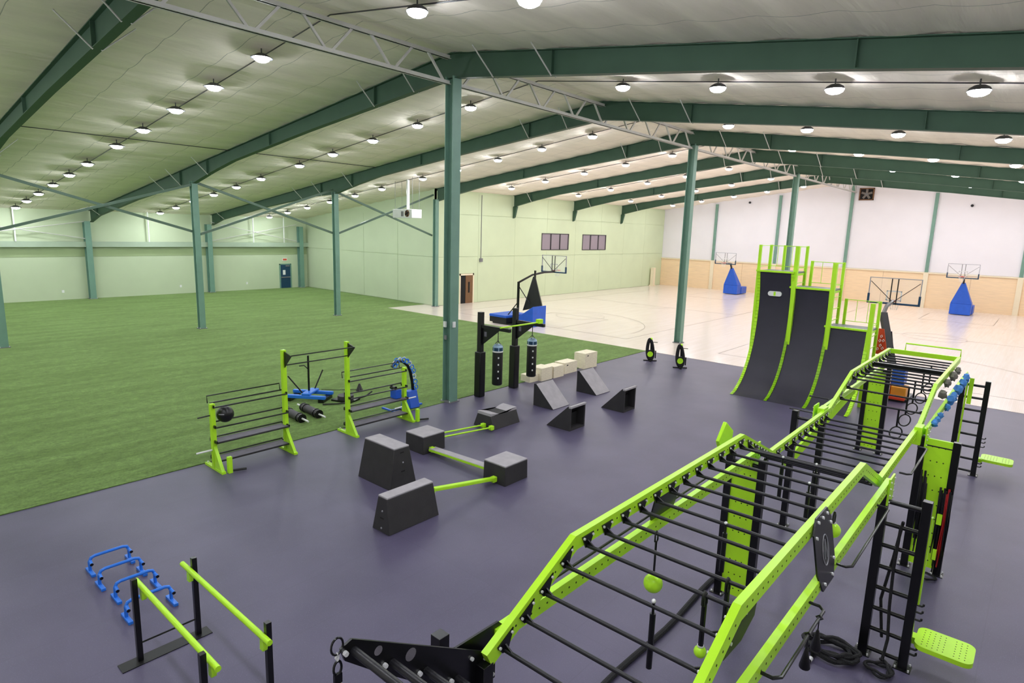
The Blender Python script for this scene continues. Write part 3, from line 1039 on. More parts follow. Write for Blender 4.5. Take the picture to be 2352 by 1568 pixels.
for y in (-4.95, 5.35):
    for z in (0.27, 0.36, 0.83, 0.95, 1.06):
        rp(MB().tube([(15.08, y - 0.02, z), (15.14, y - 0.02, z), (15.16, y - 0.02, z + 0.02), (15.16, y - 0.02, z + 0.045)], 0.016, 6), 'peg_hook', 'black')
    if y < 0:
        rp(MB().box((15.085, y - 0.03, 1.05), (15.105, y + 0.05, 2.4)), 'edge_strip', 'lime')
    else:
        rp(MB().box((14.56, y - 0.05, 0.75), (14.6, y + 0.03, 2.6)), 'edge_strip', 'lime')
        rp(MB().box((14.62, y - 0.07, 1.95), (14.72, y - 0.05, 2.66)), 'edge_panel', 'lime')
# far end: raised lime beam and rail
rp(MB().box((12.8, 4.72, 3.14), (14.36, 4.8, 3.26)), 'end_beam', 'lime')
rp(MB().tube([(13.1, 5.0, 3.2), (13.1, 5.0, 3.42), (14.36, 5.0, 3.42), (14.36, 5.0, 3.2)], 0.02, 8), 'end_rail', 'lime')
rp(MB().box((12.8, 2.5, 3.1), (14.36, 2.62, 3.2)), 'end_beam', 'black')
rp(MB().bar((12.55, 1.95, 2.55), (11.75, -0.2, 0.0 + 0.9), 0.06, 0.22), 'slanted_board', 'lime')
# gear hooks on the left far posts
rp(MB().cyl((11.6, 0.2, 2.2), (12.2, 0.2, 2.2), 0.02, 8), 'hook_bar', 'black')
rp(MB().cyl((11.75, 1.2, 2.35), (12.2, 1.2, 2.35), 0.02, 8), 'hook_bar', 'black')
def lump(x, y, z, r_):
    b_ = MB().sphere((0, 0, 0), r_, 9, 6)
    ph = random.random() * 6
    out = []
    for p in b_.v:
        v = Vector(p)
        n_ = v.normalized()
        k = 1 + 0.28 * math.sin(5 * n_.y + ph) * math.cos(4 * n_.z + ph) + 0.14 * math.sin(9 * n_.x + 7 * n_.y + ph)
        v = v * k
        out.append((x + v.x * 0.7, y + v.y * 1.15, z + v.z * 0.85))
    b_.v = out
    return b_


# blue and grey climbing holds bolted along the far right rails
for y, z, s in ((-0.75, 2.72, 0.085), (-0.35, 2.71, 0.075), (0.1, 2.7, 0.08), (1.2, 2.66, 0.085), (1.75, 2.72, 0.13), (2.3, 2.68, 0.12), (3.1, 2.72, 0.13), (3.6, 2.64, 0.11), (4.15, 2.7, 0.12), (4.9, 2.7, 0.13)):
    rp(lump(LR + 0.07, y, z, s), 'climbing_hold', 'hold')
for y, z, s in ((1.5, 3.14, 0.1), (2.6, 3.12, 0.12), (3.5, 3.1, 0.1), (0.9, 2.98, 0.11)):
    rp(lump(UR + 0.11, y, z, s), 'climbing_hold', 'holdgrey')

# ---------------------------------------------------------------- things hung on the rig
def hung(name, label, cat, x, y, ztop, zball, r_, strap_r, mat_, group=None):
    t = thing(name, label, cat, (x, y, ztop), 0, group)
    MB().tube([(0, -0.03, -0.01), (0, 0, 0.03), (0, 0.03, -0.01), (0, 0.03, -0.08), (0, 0, -0.1), (0, -0.03, -0.08)], strap_r * 0.7, 6, True).obj('loop', 'black', t)
    MB().cyl((0, 0, -0.08), (0, 0, zball + r_ * 0.9 - ztop), strap_r, 8).obj('strap', 'black', t)
    MB().cyl((0, 0, zball + r_ * 1.15 - ztop), (0, 0, zball + r_ * 0.95 - ztop), strap_r * 1.3, 8).obj('ferrule', 'bolt', t)
    MB().sphere((0, 0, zball - ztop), r_, 20, 14).obj('ball', mat_, t)
    return t


hung('ball_grip', 'large lime ball grip hanging on a thin cord under the monkey bars', 'ball grip', 13.18, -9.49, 3.16, 2.6, 0.1, 0.012, 'lime')
hung('ball_grip', 'small lime ball grip on a black strap, nearest the camera', 'ball grip', 14.02, -10.2, 3.16, 2.62, 0.055, 0.024, 'lime')
hung('ball_grip', 'small lime ball grip on a black strap touching the right rail', 'ball grip', 14.08, -9.85, 3.16, 2.62, 0.055, 0.024, 'lime')
hung('ball_grip', 'lime ball grip behind the hexagonal plate of the right rail', 'ball grip', 14.42, -7.68, 3.16, 2.98, 0.085, 0.02, 'lime')


def baton(label, x, y, ztop, L):
    t = thing('baton_grip', label, 'hanging grip', (x, y, ztop), 0, 'hanging black grips')
    MB().cyl((0, 0, 0.02), (0, 0, -0.1), 0.012, 8).obj('cord', 'black', t)
    MB().cyl((0, 0, -0.1), (0, 0, -L), 0.026, 10).obj('baton', 'black', t)
    MB().sphere((0, 0, 0.015), 0.02, 8, 6).obj('shackle', 'bolt', t)


baton('black hanging baton below the front monkey bars, left of the small ball grips', 13.72, -10.55, 3.12, 0.62)
baton('black hanging baton in front of the tall lime panel', 13.62, -8.78, 3.16, 0.55)
baton('black hanging baton under the highest bars near the right rail', 13.95, -6.95, 3.16, 0.5)
baton('black hanging baton under the bars before the downward bend', 13.4, -6.23, 3.16, 0.6)
baton('black hanging baton beside the one before the downward bend', 13.75, -5.86, 3.05, 0.5)
for i, (x, y, z) in enumerate(((13.9, -0.45, 2.3), (13.9, 0.5, 2.36), (13.9, 1.3, 2.46), (13.9, 2.5, 2.48), (13.9, 3.7, 2.5))):
    zt = top_z(y)[0] - 0.17
    t = thing('gym_ring', 'black gymnastic ring hanging from the far bars, %s from the camera' % ORD[i], 'ring', (x, y, zt), 0, 'rings under the far bars')
    MB().bar((0, 0, 0.02), (0, 0, z + 0.12 - zt), 0.035, 0.008, (0, 1, 0)).obj('strap', 'black', t)
    MB().tube([(0.13 * math.cos(a * math.tau / 24) * 0.75, 0.13 * math.cos(a * math.tau / 24) * 0.66, z - zt + 0.13 * math.sin(a * math.tau / 24)) for a in range(24)], 0.014, 8, True).obj('ring', 'black', t)
for i, (y, nm) in enumerate(((-9.35, 'nearer the camera'), (-9.0, 'farther from the camera'))):
    t = thing('cone_grip', 'black cone grip hanging from the side bar, ' + nm, 'cone grip', (LR + 0.18, y, 2.66), 0, 'cone grips on the side bar')
    MB().tube([(0.03, 0, 0), (0, 0, 0.025), (-0.03, 0, 0), (0, 0, -0.025)], 0.008, 6, True).obj('loop', 'black', t)
    MB().cyl((0, 0, -0.02), (0, 0, -0.14), 0.006, 6).obj('cord', 'black', t)
    MB().lathe([(0.012, -0.13), (0.05, -0.32), (0.045, -0.335)], (0, 0, 0), 12).obj('cone', 'vinyl', t)
# carabiner strap at the front tip
t = thing('suspension_strap', 'yellow and black suspension strap hanging from the front tip of the rig', 'strap', (12.7, -12.97, 3.49))
MB().tube([(0.0, -0.045 * math.cos(a * math.tau / 16), 0.06 * math.sin(a * math.tau / 16)) for a in range(16)], 0.008, 6, True).obj('carabiner', 'black', t)
MB().tube([(0, 0, -0.05), (0, 0.012, -0.08), (0, 0, -0.11), (0, -0.012, -0.08)], 0.008, 6, True).obj('shackle', 'bolt', t)
MB().tube([(0.0, -0.03 * math.cos(a * math.tau / 16), -0.16 + 0.05 * math.sin(a * math.tau / 16)) for a in range(16)], 0.009, 6, True).obj('snap_hook', 'black', t)
MB().box((-0.012, -0.028, -0.27), (0.012, 0.028, -0.2)).obj('stitched_end', 'black', t)
MB().box((-0.006, -0.022, -1.6), (0.006, 0.022, -0.27)).obj('webbing', 'yellow', t)
# ropes
pts = [(12.02 + 0.03 * math.sin(i * 0.9), -2.6 - i * 0.45, 0.045) for i in range(16)]
tag(MB().tube(pts, 0.045, 8).obj('battle_rope', 'rope'), 'thick black rope stretched across the floor under the left rail', 'rope')
coil = []
for i in range(150):
    a = i / 150 * math.tau * 5
    rr = 0.26 + 0.05 * math.sin(i * 0.37) + 0.02 * math.sin(i * 1.1)
    coil.append((14.14 + (rr + 0.06) * math.cos(a) * 1.05, -5.36 + rr * math.sin(a) * 0.85, 0.035 + i / 150 * 0.12 + 0.01 * math.sin(i)))
t = thing('coiled_rope', 'coiled black battle rope lying at the foot of the near ladder', 'rope', (0, 0, 0))
MB().tube(coil, 0.03, 7).obj('rope_coil', 'rope', t)
MB().tube([(13.95, -5.5, 0.03), (13.97, -5.7, 0.03), (13.96, -5.85, 0.03)], 0.03, 8).obj('rope_end', 'black', t)
MB().cyl((13.965, -5.72, 0.03), (13.962, -5.8, 0.03), 0.034, 10).obj('end_cap', 'bolt', t)
pts = []
for i in range(80):
    a = i / 80 * math.tau * 2.3
    rr = 0.2 + 0.05 * math.sin(i * 0.5)
    pts.append((14.78 + rr * math.cos(a) * 0.75, -5.3 + rr * math.sin(a) * 0.8, 0.03 + i / 80 * 0.06))
pts += [(14.78, -5.12, 0.1), (14.8, -5.03, 0.4), (14.76, -5.02, 0.9), (14.74, -5.02, 1.5), (14.75, -4.98, 2.15), (14.76, -4.9, 2.2), (14.7, -4.86, 1.6), (14.62, -4.86, 0.9), (14.7, -4.86, 0.3)]
tag(MB().tube(pts, 0.022, 7).obj('hanging_rope', 'rope'), 'thin black rope hung through the near ladder rungs with loops on the floor', 'rope')
# band bundle on the right lime panel
t = thing('band_bundle', 'bundle of black and red resistance bands hanging beside the right lime panel', 'resistance bands', (15.0, -1.56, 0.0), 0)
for i in range(9):
    dx = -0.12 + i * 0.022
    zt = 1.75 - 0.05 * (i % 3)
    zb = 0.45 - 0.12 * (i % 4)
    MB().tube([(dx, -0.03, zt), (dx + 0.01, -0.06 - 0.01 * (i % 2), (zt + zb) / 2), (dx + 0.02 * math.sin(i), -0.05, zb), (dx + 0.03, -0.02, (zt + zb) / 2), (dx + 0.012, -0.02, zt)], 0.012, 6, True).obj('band', 'redband' if i in (5, 6) else 'black', t)
MB().box((-0.1, -0.1, 1.05), (-0.02, -0.04, 1.25)).obj('handle', 'lime', t)
MB().box((-0.08, -0.1, 0.35), (-0.02, -0.04, 0.55)).obj('handle', 'lime', t)
t = thing('band_bundle', 'bundle of plain black bands hanging on the left edge of the right lime panel', 'resistance bands', (14.6, -1.56, 0.0), 0)
for i in range(6):
    dx = -0.05 + i * 0.02
    zt = 2.0 - 0.12 * (i % 3)
    zb = 0.8 - 0.15 * (i % 4)
    MB().tube([(dx, -0.03, zt), (dx + 0.01, -0.06, (zt + zb) / 2), (dx + 0.02 * math.sin(i), -0.05, zb), (dx + 0.03, -0.02, (zt + zb) / 2), (dx + 0.012, -0.02, zt)], 0.013, 6, True).obj('band', 'black', t)
pts = []
for i in range(50):
    a = i / 50 * math.tau * 2
    pts.append((14.86 + (0.16 + 0.04 * math.sin(i * .8)) * math.cos(a), -1.78 + 0.16 * math.sin(a), 0.02 + 0.001 * i))
tag(MB().tube(pts, 0.014, 6).obj('band_tangle', 'black'), 'tangle of dark bands on the floor below the right lime panel', 'resistance bands')

# ---------------------------------------------------------------- warped walls
CURVE = [(8.88, 0.0), (9.2, 0.09), (9.5, 0.26), (9.8, 0.48), (10.1, 0.8), (10.35, 1.17), (10.56, 1.62), (10.72, 2.15), (10.82, 2.75), (10.86, 3.35), (10.83, 3.9), (10.74, 4.4), (10.62, 4.86)]


def smooth_curve(pts, n=4):
    out = []
    for i in range(len(pts) - 1):
        p0 = pts[max(i - 1, 0)]
        p1, p2 = pts[i], pts[i + 1]
        p3 = pts[min(i + 2, len(pts) - 1)]
        for k in range(n):
            t = k / n
            out.append(tuple(0.5 * (2 * b_ + (c - a) * t + (2 * a - 5 * b_ + 4 * c - d) * t * t + (3 * b_ - a - 3 * c + d) * t ** 3) for a, b_, c, d in zip(p0, p1, p2, p3)))
    out.append(pts[-1])
    return out


CURVE = smooth_curve(CURVE)


def warped(x0, x1, h, label, railx):
    t = thing('warped_wall', label, 'warped wall', (x0, 8.9, 0), 0, 'warped walls side by side')
    cv = [p for p in CURVE if p[1] < h - 0.05]
    a, c = cv[-1], [p for p in CURVE if p[1] >= h - 0.05][0]
    f = (h - a[1]) / (c[1] - a[1])
    cv.append((a[0] + (c[0] - a[0]) * f, h))
    W = x1 - x0
    n_ = len(cv)
    # skin with its thickness behind
    b_ = MB()
    for (y0, z0) in cv:
        for x in (0.06, W - 0.06):
            b_.v += [(x, y0 - 8.9, z0), (x, y0 - 8.9 + 0.05, max(0, z0 - 0.02))]
    for i in range(n_ - 1):
        k = 4 * i
        b_.f += [(k, k + 2, k + 6, k + 4), (k + 1, k + 5, k + 7, k + 3)]
        b_.s += [0, 0]
    b_.f.append((4 * n_ - 4, 4 * n_ - 2, 4 * n_ - 1, 4 * n_ - 3))
    b_.s.append(0)
    b_.obj('ramp_skin', 'ramp', t)
    for x in (0.0, W):
        r_ = MB()
        for i in range(n_ - 1):
            (y0, z0), (y1, z1) = cv[i], cv[i + 1]
            r_.prism([(y0 - 8.9 - 0.025, z0 + 0.02), (y1 - 8.9 - 0.025, z1 + 0.01), (y1 - 8.9 + 0.14, max(0.0, z1 - 0.05)), (y0 - 8.9 + 0.14, max(0.0, z0 - 0.05))], 0, x - 0.058, x + 0.058)
        r_.obj('side_rib', 'lime', t)
    yl = cv[-1][0] - 8.9
    MB().box((-0.1, yl - 0.05, h - 0.02), (W + 0.05, yl + 0.06, h + 0.05)).obj('lip_beam', 'lime', t)
    MB().box((-0.05, yl + 0.06, h - 0.03), (W + 0.05, 3.08, h + 0.03)).obj('deck', 'deck', t)
    MB().box((-0.05, yl, h - 0.12), (0.0, 3.08, h - 0.03)).box((W, yl, h - 0.12), (W + 0.05, 3.08, h - 0.03)).box((-0.05, 3.03, h - 0.12), (W + 0.05, 3.08, h - 0.03)).obj('deck_frame', 'lime', t)
    ht = h + 1.05
    posts = [(W + 0.06, 1.86, 0.15), (W + 0.06, 3.1, 0.1), (railx, 3.1, 0.1), (-0.1 if railx < 0.2 else railx, 1.95 if railx < 0.2 else 3.1, 0.1)]
    if railx < 0.2:
        posts.append((0.5, 3.1, 0.1))
    done = set()
    for (x, y, w_) in posts:
        if (x, y) in done:
            continue
        done.add((x, y))
        MB().box((x - w_ / 2, y - w_ / 2, 0.0), (x + w_ / 2, y + w_ / 2, ht)).obj('post', 'lime', t)
    for z in (ht - 0.03, h + 0.18):
        MB().tube([(railx, 3.1, z), (W + 0.06, 3.1, z), (W + 0.06, 1.86, z)], 0.014, 6).obj('handrail', 'lime', t)
        if railx < 0.2:
            MB().tube([(-0.1, 1.95, z), (railx, 3.1, z)], 0.014, 6).obj('handrail', 'lime', t)
    nb = 4 if railx < 0.2 else 2
    for k in range(1, nb + 1):
        x = railx + (W + 0.06 - railx) * k / (nb + 1)
        MB().cyl((x, 3.1, h + 0.18), (x, 3.1, ht - 0.03), 0.01, 6).obj('baluster', 'lime', t)
    # braces and rungs behind
    for k in range(int(h / 0.45)):
        z = 0.4 + k * 0.45
        if z < h - 0.2:
            MB().cyl((W + 0.06, 1.9, z), (W + 0.06, 3.08, z), 0.016, 6).obj('brace_rung', 'lime', t)
    return t


w1 = warped(6.9, 8.22, 4.86, 'tallest curved warped wall with a white pill shaped logo, left of three', -0.06)
o = MB()
ring = []
for a in range(24):
    an = a * math.tau / 24
    ring.append((0.66 + 0.17 * (1 if math.cos(an) > 0 else -1) + 0.1 * math.cos(an), 3.98 + 0.1 * math.sin(an)))
b_ = MB()
b_.prism([(p[0], p[1]) for p in ring], 1, 1.87, 1.925)
b_.slot = 1
b_.box((0.62, 1.866, 3.9), (0.7, 1.87, 4.06))
b_.obj('logo_plate', ['white', 'lime'], w1)
warped(8.22, 9.63, 4.28, 'middle curved warped wall between the tallest and the lowest', 0.3)
warped(9.63, 11.05, 2.88, 'lowest curved warped wall, right of three', 0.3)

# ---------------------------------------------------------------- storage and pull-up rack
RK = thing('storage_rack', 'lime rack with black shelves and pull-up bars at the turf edge', 'rack', (0.55, -8.65, 0))
YR = [0.0, 1.95, 3.95, 6.1]
HR = [1.72, 2.84, 2.84, 1.74]
for y, h in zip(YR, HR):
    p = MB().box((-0.06, y - 0.055, 0.02), (0.06, y + 0.055, h)).obj('upright', 'lime', RK, 0.006)
    MB().box((-0.5, y - 0.05, 0.0), (0.5, y + 0.05, 0.06)).obj('foot', 'lime', p)
    MB().prism([(0.06, 0.06), (0.46, 0.06), (0.06, 0.62)], 1, y - 0.04, y + 0.04).obj('gusset', 'lime', p)
    b_ = MB()
    for sx in (-0.42, 0.42):
        b_.cyl((sx, y, 0.06), (sx, y, 0.1), 0.02, 8)
    b_.obj('anchor_bolt', 'bolt', p)
for a, c in ((0, 1), (2, 3)):
    y0, y1 = YR[a], YR[c]
    for z, dep, tray in ((1.64, 0.12, False), (1.12, 0.16, False), (0.73, 0.2, True), (0.25, 0.22, True)):
        s = MB()
        s.cyl((-dep, y0, z + (0.07 if not tray else 0.05)), (-dep, y1, z + (0.07 if not tray else 0.05)), 0.02, 8)
        s.cyl((dep, y0, z - 0.0), (dep, y1, z - 0.0), 0.02, 8)
        for y in (y0, y1):
            s.box((-dep, y - 0.015, z - 0.02), (dep, y + 0.015, z + 0.05))
        sh = s.obj('shelf', 'black', RK)
        if tray:
            b_ = MB().bar((0, y0 + 0.02, z + 0.015), (0, y1 - 0.02, z + 0.015), dep * 2 - 0.04, 0.012)
            b_.obj('shelf_tray', 'foamtop', sh)
    MB().tube([(-0.25, y0, 1.68), (-0.28, y0, 1.86), (-0.28, y1, 1.86), (-0.25, y1, 1.68)], 0.016, 8).obj('top_rail', 'black', RK)
for y, s in ((YR[1], 1), (YR[2], -1)):
    MB().prism([(0.06, 2.8), (0.42, 2.72), (0.06, 2.36)], 1, y - 0.012, y + 0.012).obj('bar_bracket', 'black', RK)
MB().cyl((0.36, YR[1], 2.72), (0.36, YR[2], 2.72), 0.017, 8).obj('pull_up_bar', 'black', RK)
MB().cyl((0.05, YR[1], 2.42), (0.05, YR[2], 2.42), 0.017, 8).obj('pull_up_bar', 'black', RK)
b_ = MB().cyl((0.0, -0.04, 0.52), (-0.05, -0.42, 0.5), 0.025, 8)
b_.obj('peg', 'white', RK)
MB().cyl((-0.02, -0.04, 1.42), (-0.05, -0.34, 1.4), 0.018, 8).obj('peg', 'black', RK)
MB().cyl((0.1, 6.14, 0.7), (0.1, 6.5, 0.7), 0.022, 8).obj('peg', 'white', RK)
for y, nm in ((0.1, 'left'), (6.2, 'right')):
    o = MB().box((0.44, y, 0.0), (0.54, y + 0.1, 0.42)).obj('stub_post', 'lime', RK)
    MB().tube([(0.5, y + 0.12, 0.05), (0.55, y + 0.3, 0.04), (0.6, y + 0.42, 0.04)], 0.03, 8).obj('pivot', 'black', o)
mb = thing('medicine_ball', 'black medicine ball with white lettering band on the rack shelf', 'medicine ball', (0.55, -8.33, 1.17))
MB().sphere((0, 0, 0.215), 0.21, 22, 14).obj('ball_body', 'vinyl', mb)
b_ = MB()
for a in range(9):
    an = R(-70 + a * 5)
    b_.v += [(0.211 * math.cos(an), 0.211 * math.sin(an), 0.25), (0.207 * math.cos(an), 0.207 * math.sin(an), 0.275)]
for a in range(8):
    b_.f.append((2 * a, 2 * a + 2, 2 * a + 3, 2 * a + 1))
    b_.s.append(0)
b_.obj('print', 'logo', mb)
# log bars
for i, (x, y, a, lb) in enumerate(((-1.85, -5.1, -50, 'black strongman log bar with pale handles, nearer the rack'), (-1.9, -4.47, -55, 'black strongman log bar with pale handles, farther from the rack'))):
    t = thing('log_bar', lb, 'log bar', (x, y, 0.15), 0, 'log bars on the turf')
    t.rotation_euler = (0, 0, R(-4))
    MB().cyl((-0.55, 0, 0), (0.55, 0, 0), 0.13, 18).obj('log_body', 'rubber', t)
    for s in (-1, 1):
        MB().cyl((s * 0.55, 0, 0), (s * 0.95, 0, 0), 0.03, 10).obj('sleeve', 'white', t)
        MB().cyl((s * 0.33, 0, 0), (s * 0.38, 0, 0), 0.15, 18).obj('band', 'black', t)
        MB().cyl((s * 0.5, 0, 0), (s * 0.55, 0, 0), 0.145, 18).obj('end_disc', 'black', t)
# weight sled
t = thing('push_sled', 'blue push sled with black uprights standing on the turf behind the rack', 'sled', (-3.55, -3.55, 0.02), R(35))
MB().box((-0.75, -0.42, 0.12), (0.75, -0.28, 0.24)).obj('runner', 'blue', t, 0.02)
MB().box((-0.75, 0.28, 0.12), (0.75, 0.42, 0.24)).obj('runner', 'blue', t, 0.02)
MB().box((-0.1, -0.42, 0.24), (0.2, 0.42, 0.32)).obj('cross_plate', 'blue', t, 0.02)
MB().cyl((0.0, 0.0, 0.3), (0.0, 0.0, 1.6), 0.035, 10).obj('mast', 'black', t)
MB().cyl((-0.05, -0.3, 0.24), (-0.5, -0.55, 0.95), 0.025, 8).obj('push_handle', 'black', t)
MB().cyl((0.05, 0.3, 0.24), (0.25, 0.65, 0.95), 0.025, 8).obj('push_handle', 'black', t)
MB().tube([(0.0, 0.0, 1.1), (-0.1, -0.1, 1.25), (-0.25, -0.2, 1.25)], 0.02, 8).obj('hook', 'black', t)
for x in (-0.6, 0.6):
    MB().box((x - 0.1, -0.4, 0.0), (x + 0.1, 0.4, 0.12)).obj('skid', 'black', t)
t = thing('pull_sled', 'low black drag sled with weight hub lying on the turf', 'sled', (-2.55, -2.7, 0.02), R(20))
MB().box((-0.4, -0.3, 0.0), (0.4, 0.3, 0.06)).obj('sled_base', 'black', t)
MB().cyl((0, 0, 0.06), (0, 0, 0.2), 0.28, 20).obj('weight_plate', 'rubber', t)
MB().cyl((0, 0, 0.2), (0, 0, 0.3), 0.06, 10).obj('hub', 'black', t)
MB().tube([(0.35, 0.25, 0.05), (0.6, 0.4, 0.15), (0.75, 0.55, 0.3)], 0.03, 8).obj('tow_arm', 'black', t)
MB().tube([(0.35, -0.25, 0.05), (0.1, -0.6, 0.04), (-0.3, -0.9, 0.04)], 0.025, 8).obj('tow_strap', 'black', t)
t = thing('ground_anchor', 'small black cone anchor on the turf between the rack uprights', 'anchor', (-3.35, -1.55, 0.02))
MB().lathe([(0.14, 0.0), (0.12, 0.05), (0.03, 0.28)], (0, 0, 0), 12).obj('cone', 'black', t)
MB().tube([(0, 0, 0.05), (-0.5, -0.6, 0.03), (-1.0, -1.0, 0.03)], 0.012, 6).obj('tether', 'black', t)
# blue grip tower at the right end of the rack
t = thing('grip_tower', 'blue curved stand with chrome hooks beside the right end of the rack', 'stand', (-0.35, -1.55, 0.02))
MB().prism([(-0.28, 0.02), (0.28, 0.02), (0.12, 0.6), (-0.12, 0.6)], 1, -0.2, 0.2).obj('stand_base', 'bluepad', t, 0.02)
arch = [(0.0, 0.02 + 0.0 * i, 0.6 + 0.1 * i) for i in range(7)]
arch = [(0, 0.12, 0.55), (0, 0.08, 0.9), (0, 0.0, 1.25), (0, -0.12, 1.5), (0, -0.35, 1.68), (0, -0.62, 1.7), (0, -0.8, 1.55)]
MB().tube(arch, 0.055, 10).obj('arched_mast', 'black', t)
for i in range(22):
    f = i / 21 * (len(arch) - 1.01)
    p = Vector(arch[int(f)]).lerp(Vector(arch[int(f) + 1]), f - int(f))
    sx = (-1, 1)[i % 2] * 0.05
    MB().tube([(sx + 0.02 * math.sin(i), p.y + 0.09 + 0.08 * math.cos(a * math.tau / 12), p.z + 0.04 + 0.08 * math.sin(a * math.tau / 12)) for a in range(12)], 0.017, 6, True).obj('hook_ring', ('blue', 'blue', 'bolt')[i % 3], t)
MB().box((-0.5, -0.85, 0.0), (0.5, -0.78, 0.05)).box((-0.05, -0.8, 0.0), (0.05, 0.5, 0.05)).obj('floor_bar', 'bluepad', t)
MB().cyl((0.1, -0.75, 0.1), (0.1, -0.3, 0.12), 0.025, 8).obj('chrome_bar', 'bolt', t)
t = thing('gear_case', 'blue gear case with a black roller on the right rack shelf', 'gear case', (0.5, -2.85, 0.76))
MB().box((-0.15, -0.12, 0.0), (0.15, 0.12, 0.3)).obj('case_body', 'bluepad', t, 0.03)
MB().cyl((-0.12, -0.1, 0.36), (0.12, -0.1, 0.36), 0.06, 12).obj('roller', 'black', t)

# ---------------------------------------------------------------- heavy bag station
t = thing('bag_stand', 'black two post heavy bag stand with lime cross bar at the turf edge', 'bag stand', (0.27, 1.27, 0))
for y, nm in ((0.0, 0), (1.96, 1)):
    p = MB().box((-0.09, y - 0.09, 0.0), (0.09, y + 0.09, 3.2)).obj('post', 'blackmat', t, 0.006)
    MB().box((-0.15, y - 0.15, 0.0), (0.15, y + 0.15, 1.72)).obj('post_pad', 'vinyl', p, 0.03)
    a = MB().box((0.09, y - 0.06, 2.62), (1.45, y + 0.06, 2.74)).obj('arm', 'blackmat', t, 0.006)
    g_ = MB()
    g_.prism([(0.09, 2.62), (0.95, 2.62), (0.09, 1.98)], 1, y - 0.012, y + 0.012)
    g_.slot = 1
    g_.box((0.2, y - 0.014, 2.32), (0.32, y + 0.014, 2.5))
    g_.obj('gusset', ['blackmat', 'foamtop'], a)
b_ = MB().cyl((1.2, -0.25, 2.78), (1.2, 2.1, 2.78), 0.03, 12)
b_.obj('pull_up_bar', 'lime', t)
MB().box((1.12, 1.84, 2.74), (1.28, 2.08, 2.9)).obj('bar_clamp', 'lime', t)


def bag(x, y, label):
    t = thing('heavy_bag', label, 'punching bag', (x, y, 0.62), 0, 'heavy bags')
    MB().lathe([(0.16, 0.0), (0.19, 0.03), (0.19, 1.2), (0.185, 1.22)], (0, 0, 0), 24).obj('bag_body', 'vinyl', t)
    MB().lathe([(0.195, 1.22), (0.2, 1.26), (0.19, 1.27)], (0, 0, 0), 24).obj('rim_band', 'white', t)
    MB().lathe([(0.19, 1.27), (0.19, 1.39), (0.185, 1.395)], (0, 0, 0), 24).obj('cap_band', 'bluedoor', t)
    MB().lathe([(0.19, 1.395), (0.18, 1.44), (0.12, 1.5), (0.05, 1.52)], (0, 0, 0), 24).obj('bag_cap', 'silver', t)
    for a in range(6):
        an = R(-38 + a * 60)
        MB().cbox((0.19 * math.cos(an), 0.19 * math.sin(an), 1.33), (0.012, 0.04, 0.12), Matrix.Rotation(an, 3, 'Z')).obj('cap_strap', 'silver', t)
    for a in range(4):
        an = a * math.tau / 4 + 0.4
        MB().cyl((0.12 * math.cos(an), 0.12 * math.sin(an), 1.49), (0, 0, 1.64), 0.01, 6).obj('chain', 'black', t)
    MB().cyl((0, 0, 1.62), (0, 0, 2.0), 0.015, 8).obj('swivel', 'black', t)
    for k in range(4):
        an = R(-38)
        c = Vector((0.19 * math.cos(an), 0.19 * math.sin(an), 0.28 + k * 0.25))
        MB().cbox(c, (0.012, 0.05, 0.06), Matrix.Rotation(an, 3, 'Z')).obj('print', 'white', t)
    return t


bag(1.15, 1.27, 'black punching bag with blue cap hanging on the left arm of the stand')
bag(1.15, 3.23, 'black punching bag with blue cap hanging on the right arm by the plywood boxes')

# ---------------------------------------------------------------- parkour blocks
def vault(loc, bx, by, tx, ty, h, label, split=True, curved=False):
    """trapezoid box: base bx x by, top tx x ty"""
    t = thing('vault_block', label, 'vault box', loc, 0, 'dark parkour blocks')

    def fr(z):
        f = z / h
        return (bx + (tx - bx) * f) / 2, (by + (ty - by) * f) / 2
    zs = [0.0, h * 0.5 - 0.006] if split else [0.0]
    ze = [h * 0.5 - 0.006, h - 0.04] if split else [h - 0.04]
    if split:
        zs = [0.0, h * 0.5]
    for z0, z1 in zip(zs, ze):
        a, b2 = fr(z0)
        c, d_ = fr(z1)
        MB().add([(-a, -b2, z0), (a, -b2, z0), (a, b2, z0), (-a, b2, z0), (-c, -d_, z1), (c, -d_, z1), (c, d_, z1), (-c, d_, z1)],
                 [(0, 3, 2, 1), (4, 5, 6, 7), (0, 1, 5, 4), (1, 2, 6, 5), (2, 3, 7, 6), (3, 0, 4, 7)]).obj('block_tier', 'foam', t, 0.012)
    if not curved:
        a, b2 = fr(h - 0.04)
        MB().box((-a, -b2, h - 0.04), (a, b2, h)).obj('top_pad', 'blocktop', t, 0.012)
    else:
        a, b2 = fr(h - 0.04)
        pts = []
        nn = 14
        b_ = MB()
        for i in range(nn + 1):
            y = -b2 + 2 * b2 * i / nn
            z = h - 0.04 + 0.025 + 0.055 * math.cos(2 * math.pi * i / nn)
            pts.append((y, z))
        poly = pts + [(b2, h - 0.045), (-b2, h - 0.045)]
        b_.prism(poly, 0, -a, a)
        b_.obj('top_pad', 'blocktop', t)
    return t, fr


def slots(t, face, pts, w=0.11, hh=0.03):
    """hand-hold slots: dark inset pads on a side face at (u, z, offset)"""
    for (x, y, z, ax) in pts:
        if ax == 'x':
            MB().box((x - 0.004, y - w / 2, z - hh / 2), (x + 0.004, y + w / 2, z + hh / 2)).obj('hand_slot', 'dark', t)
        else:
            MB().box((x - w / 2, y - 0.004, z - hh / 2), (x + w / 2, y + 0.004, z + hh / 2)).obj('hand_slot', 'dark', t)


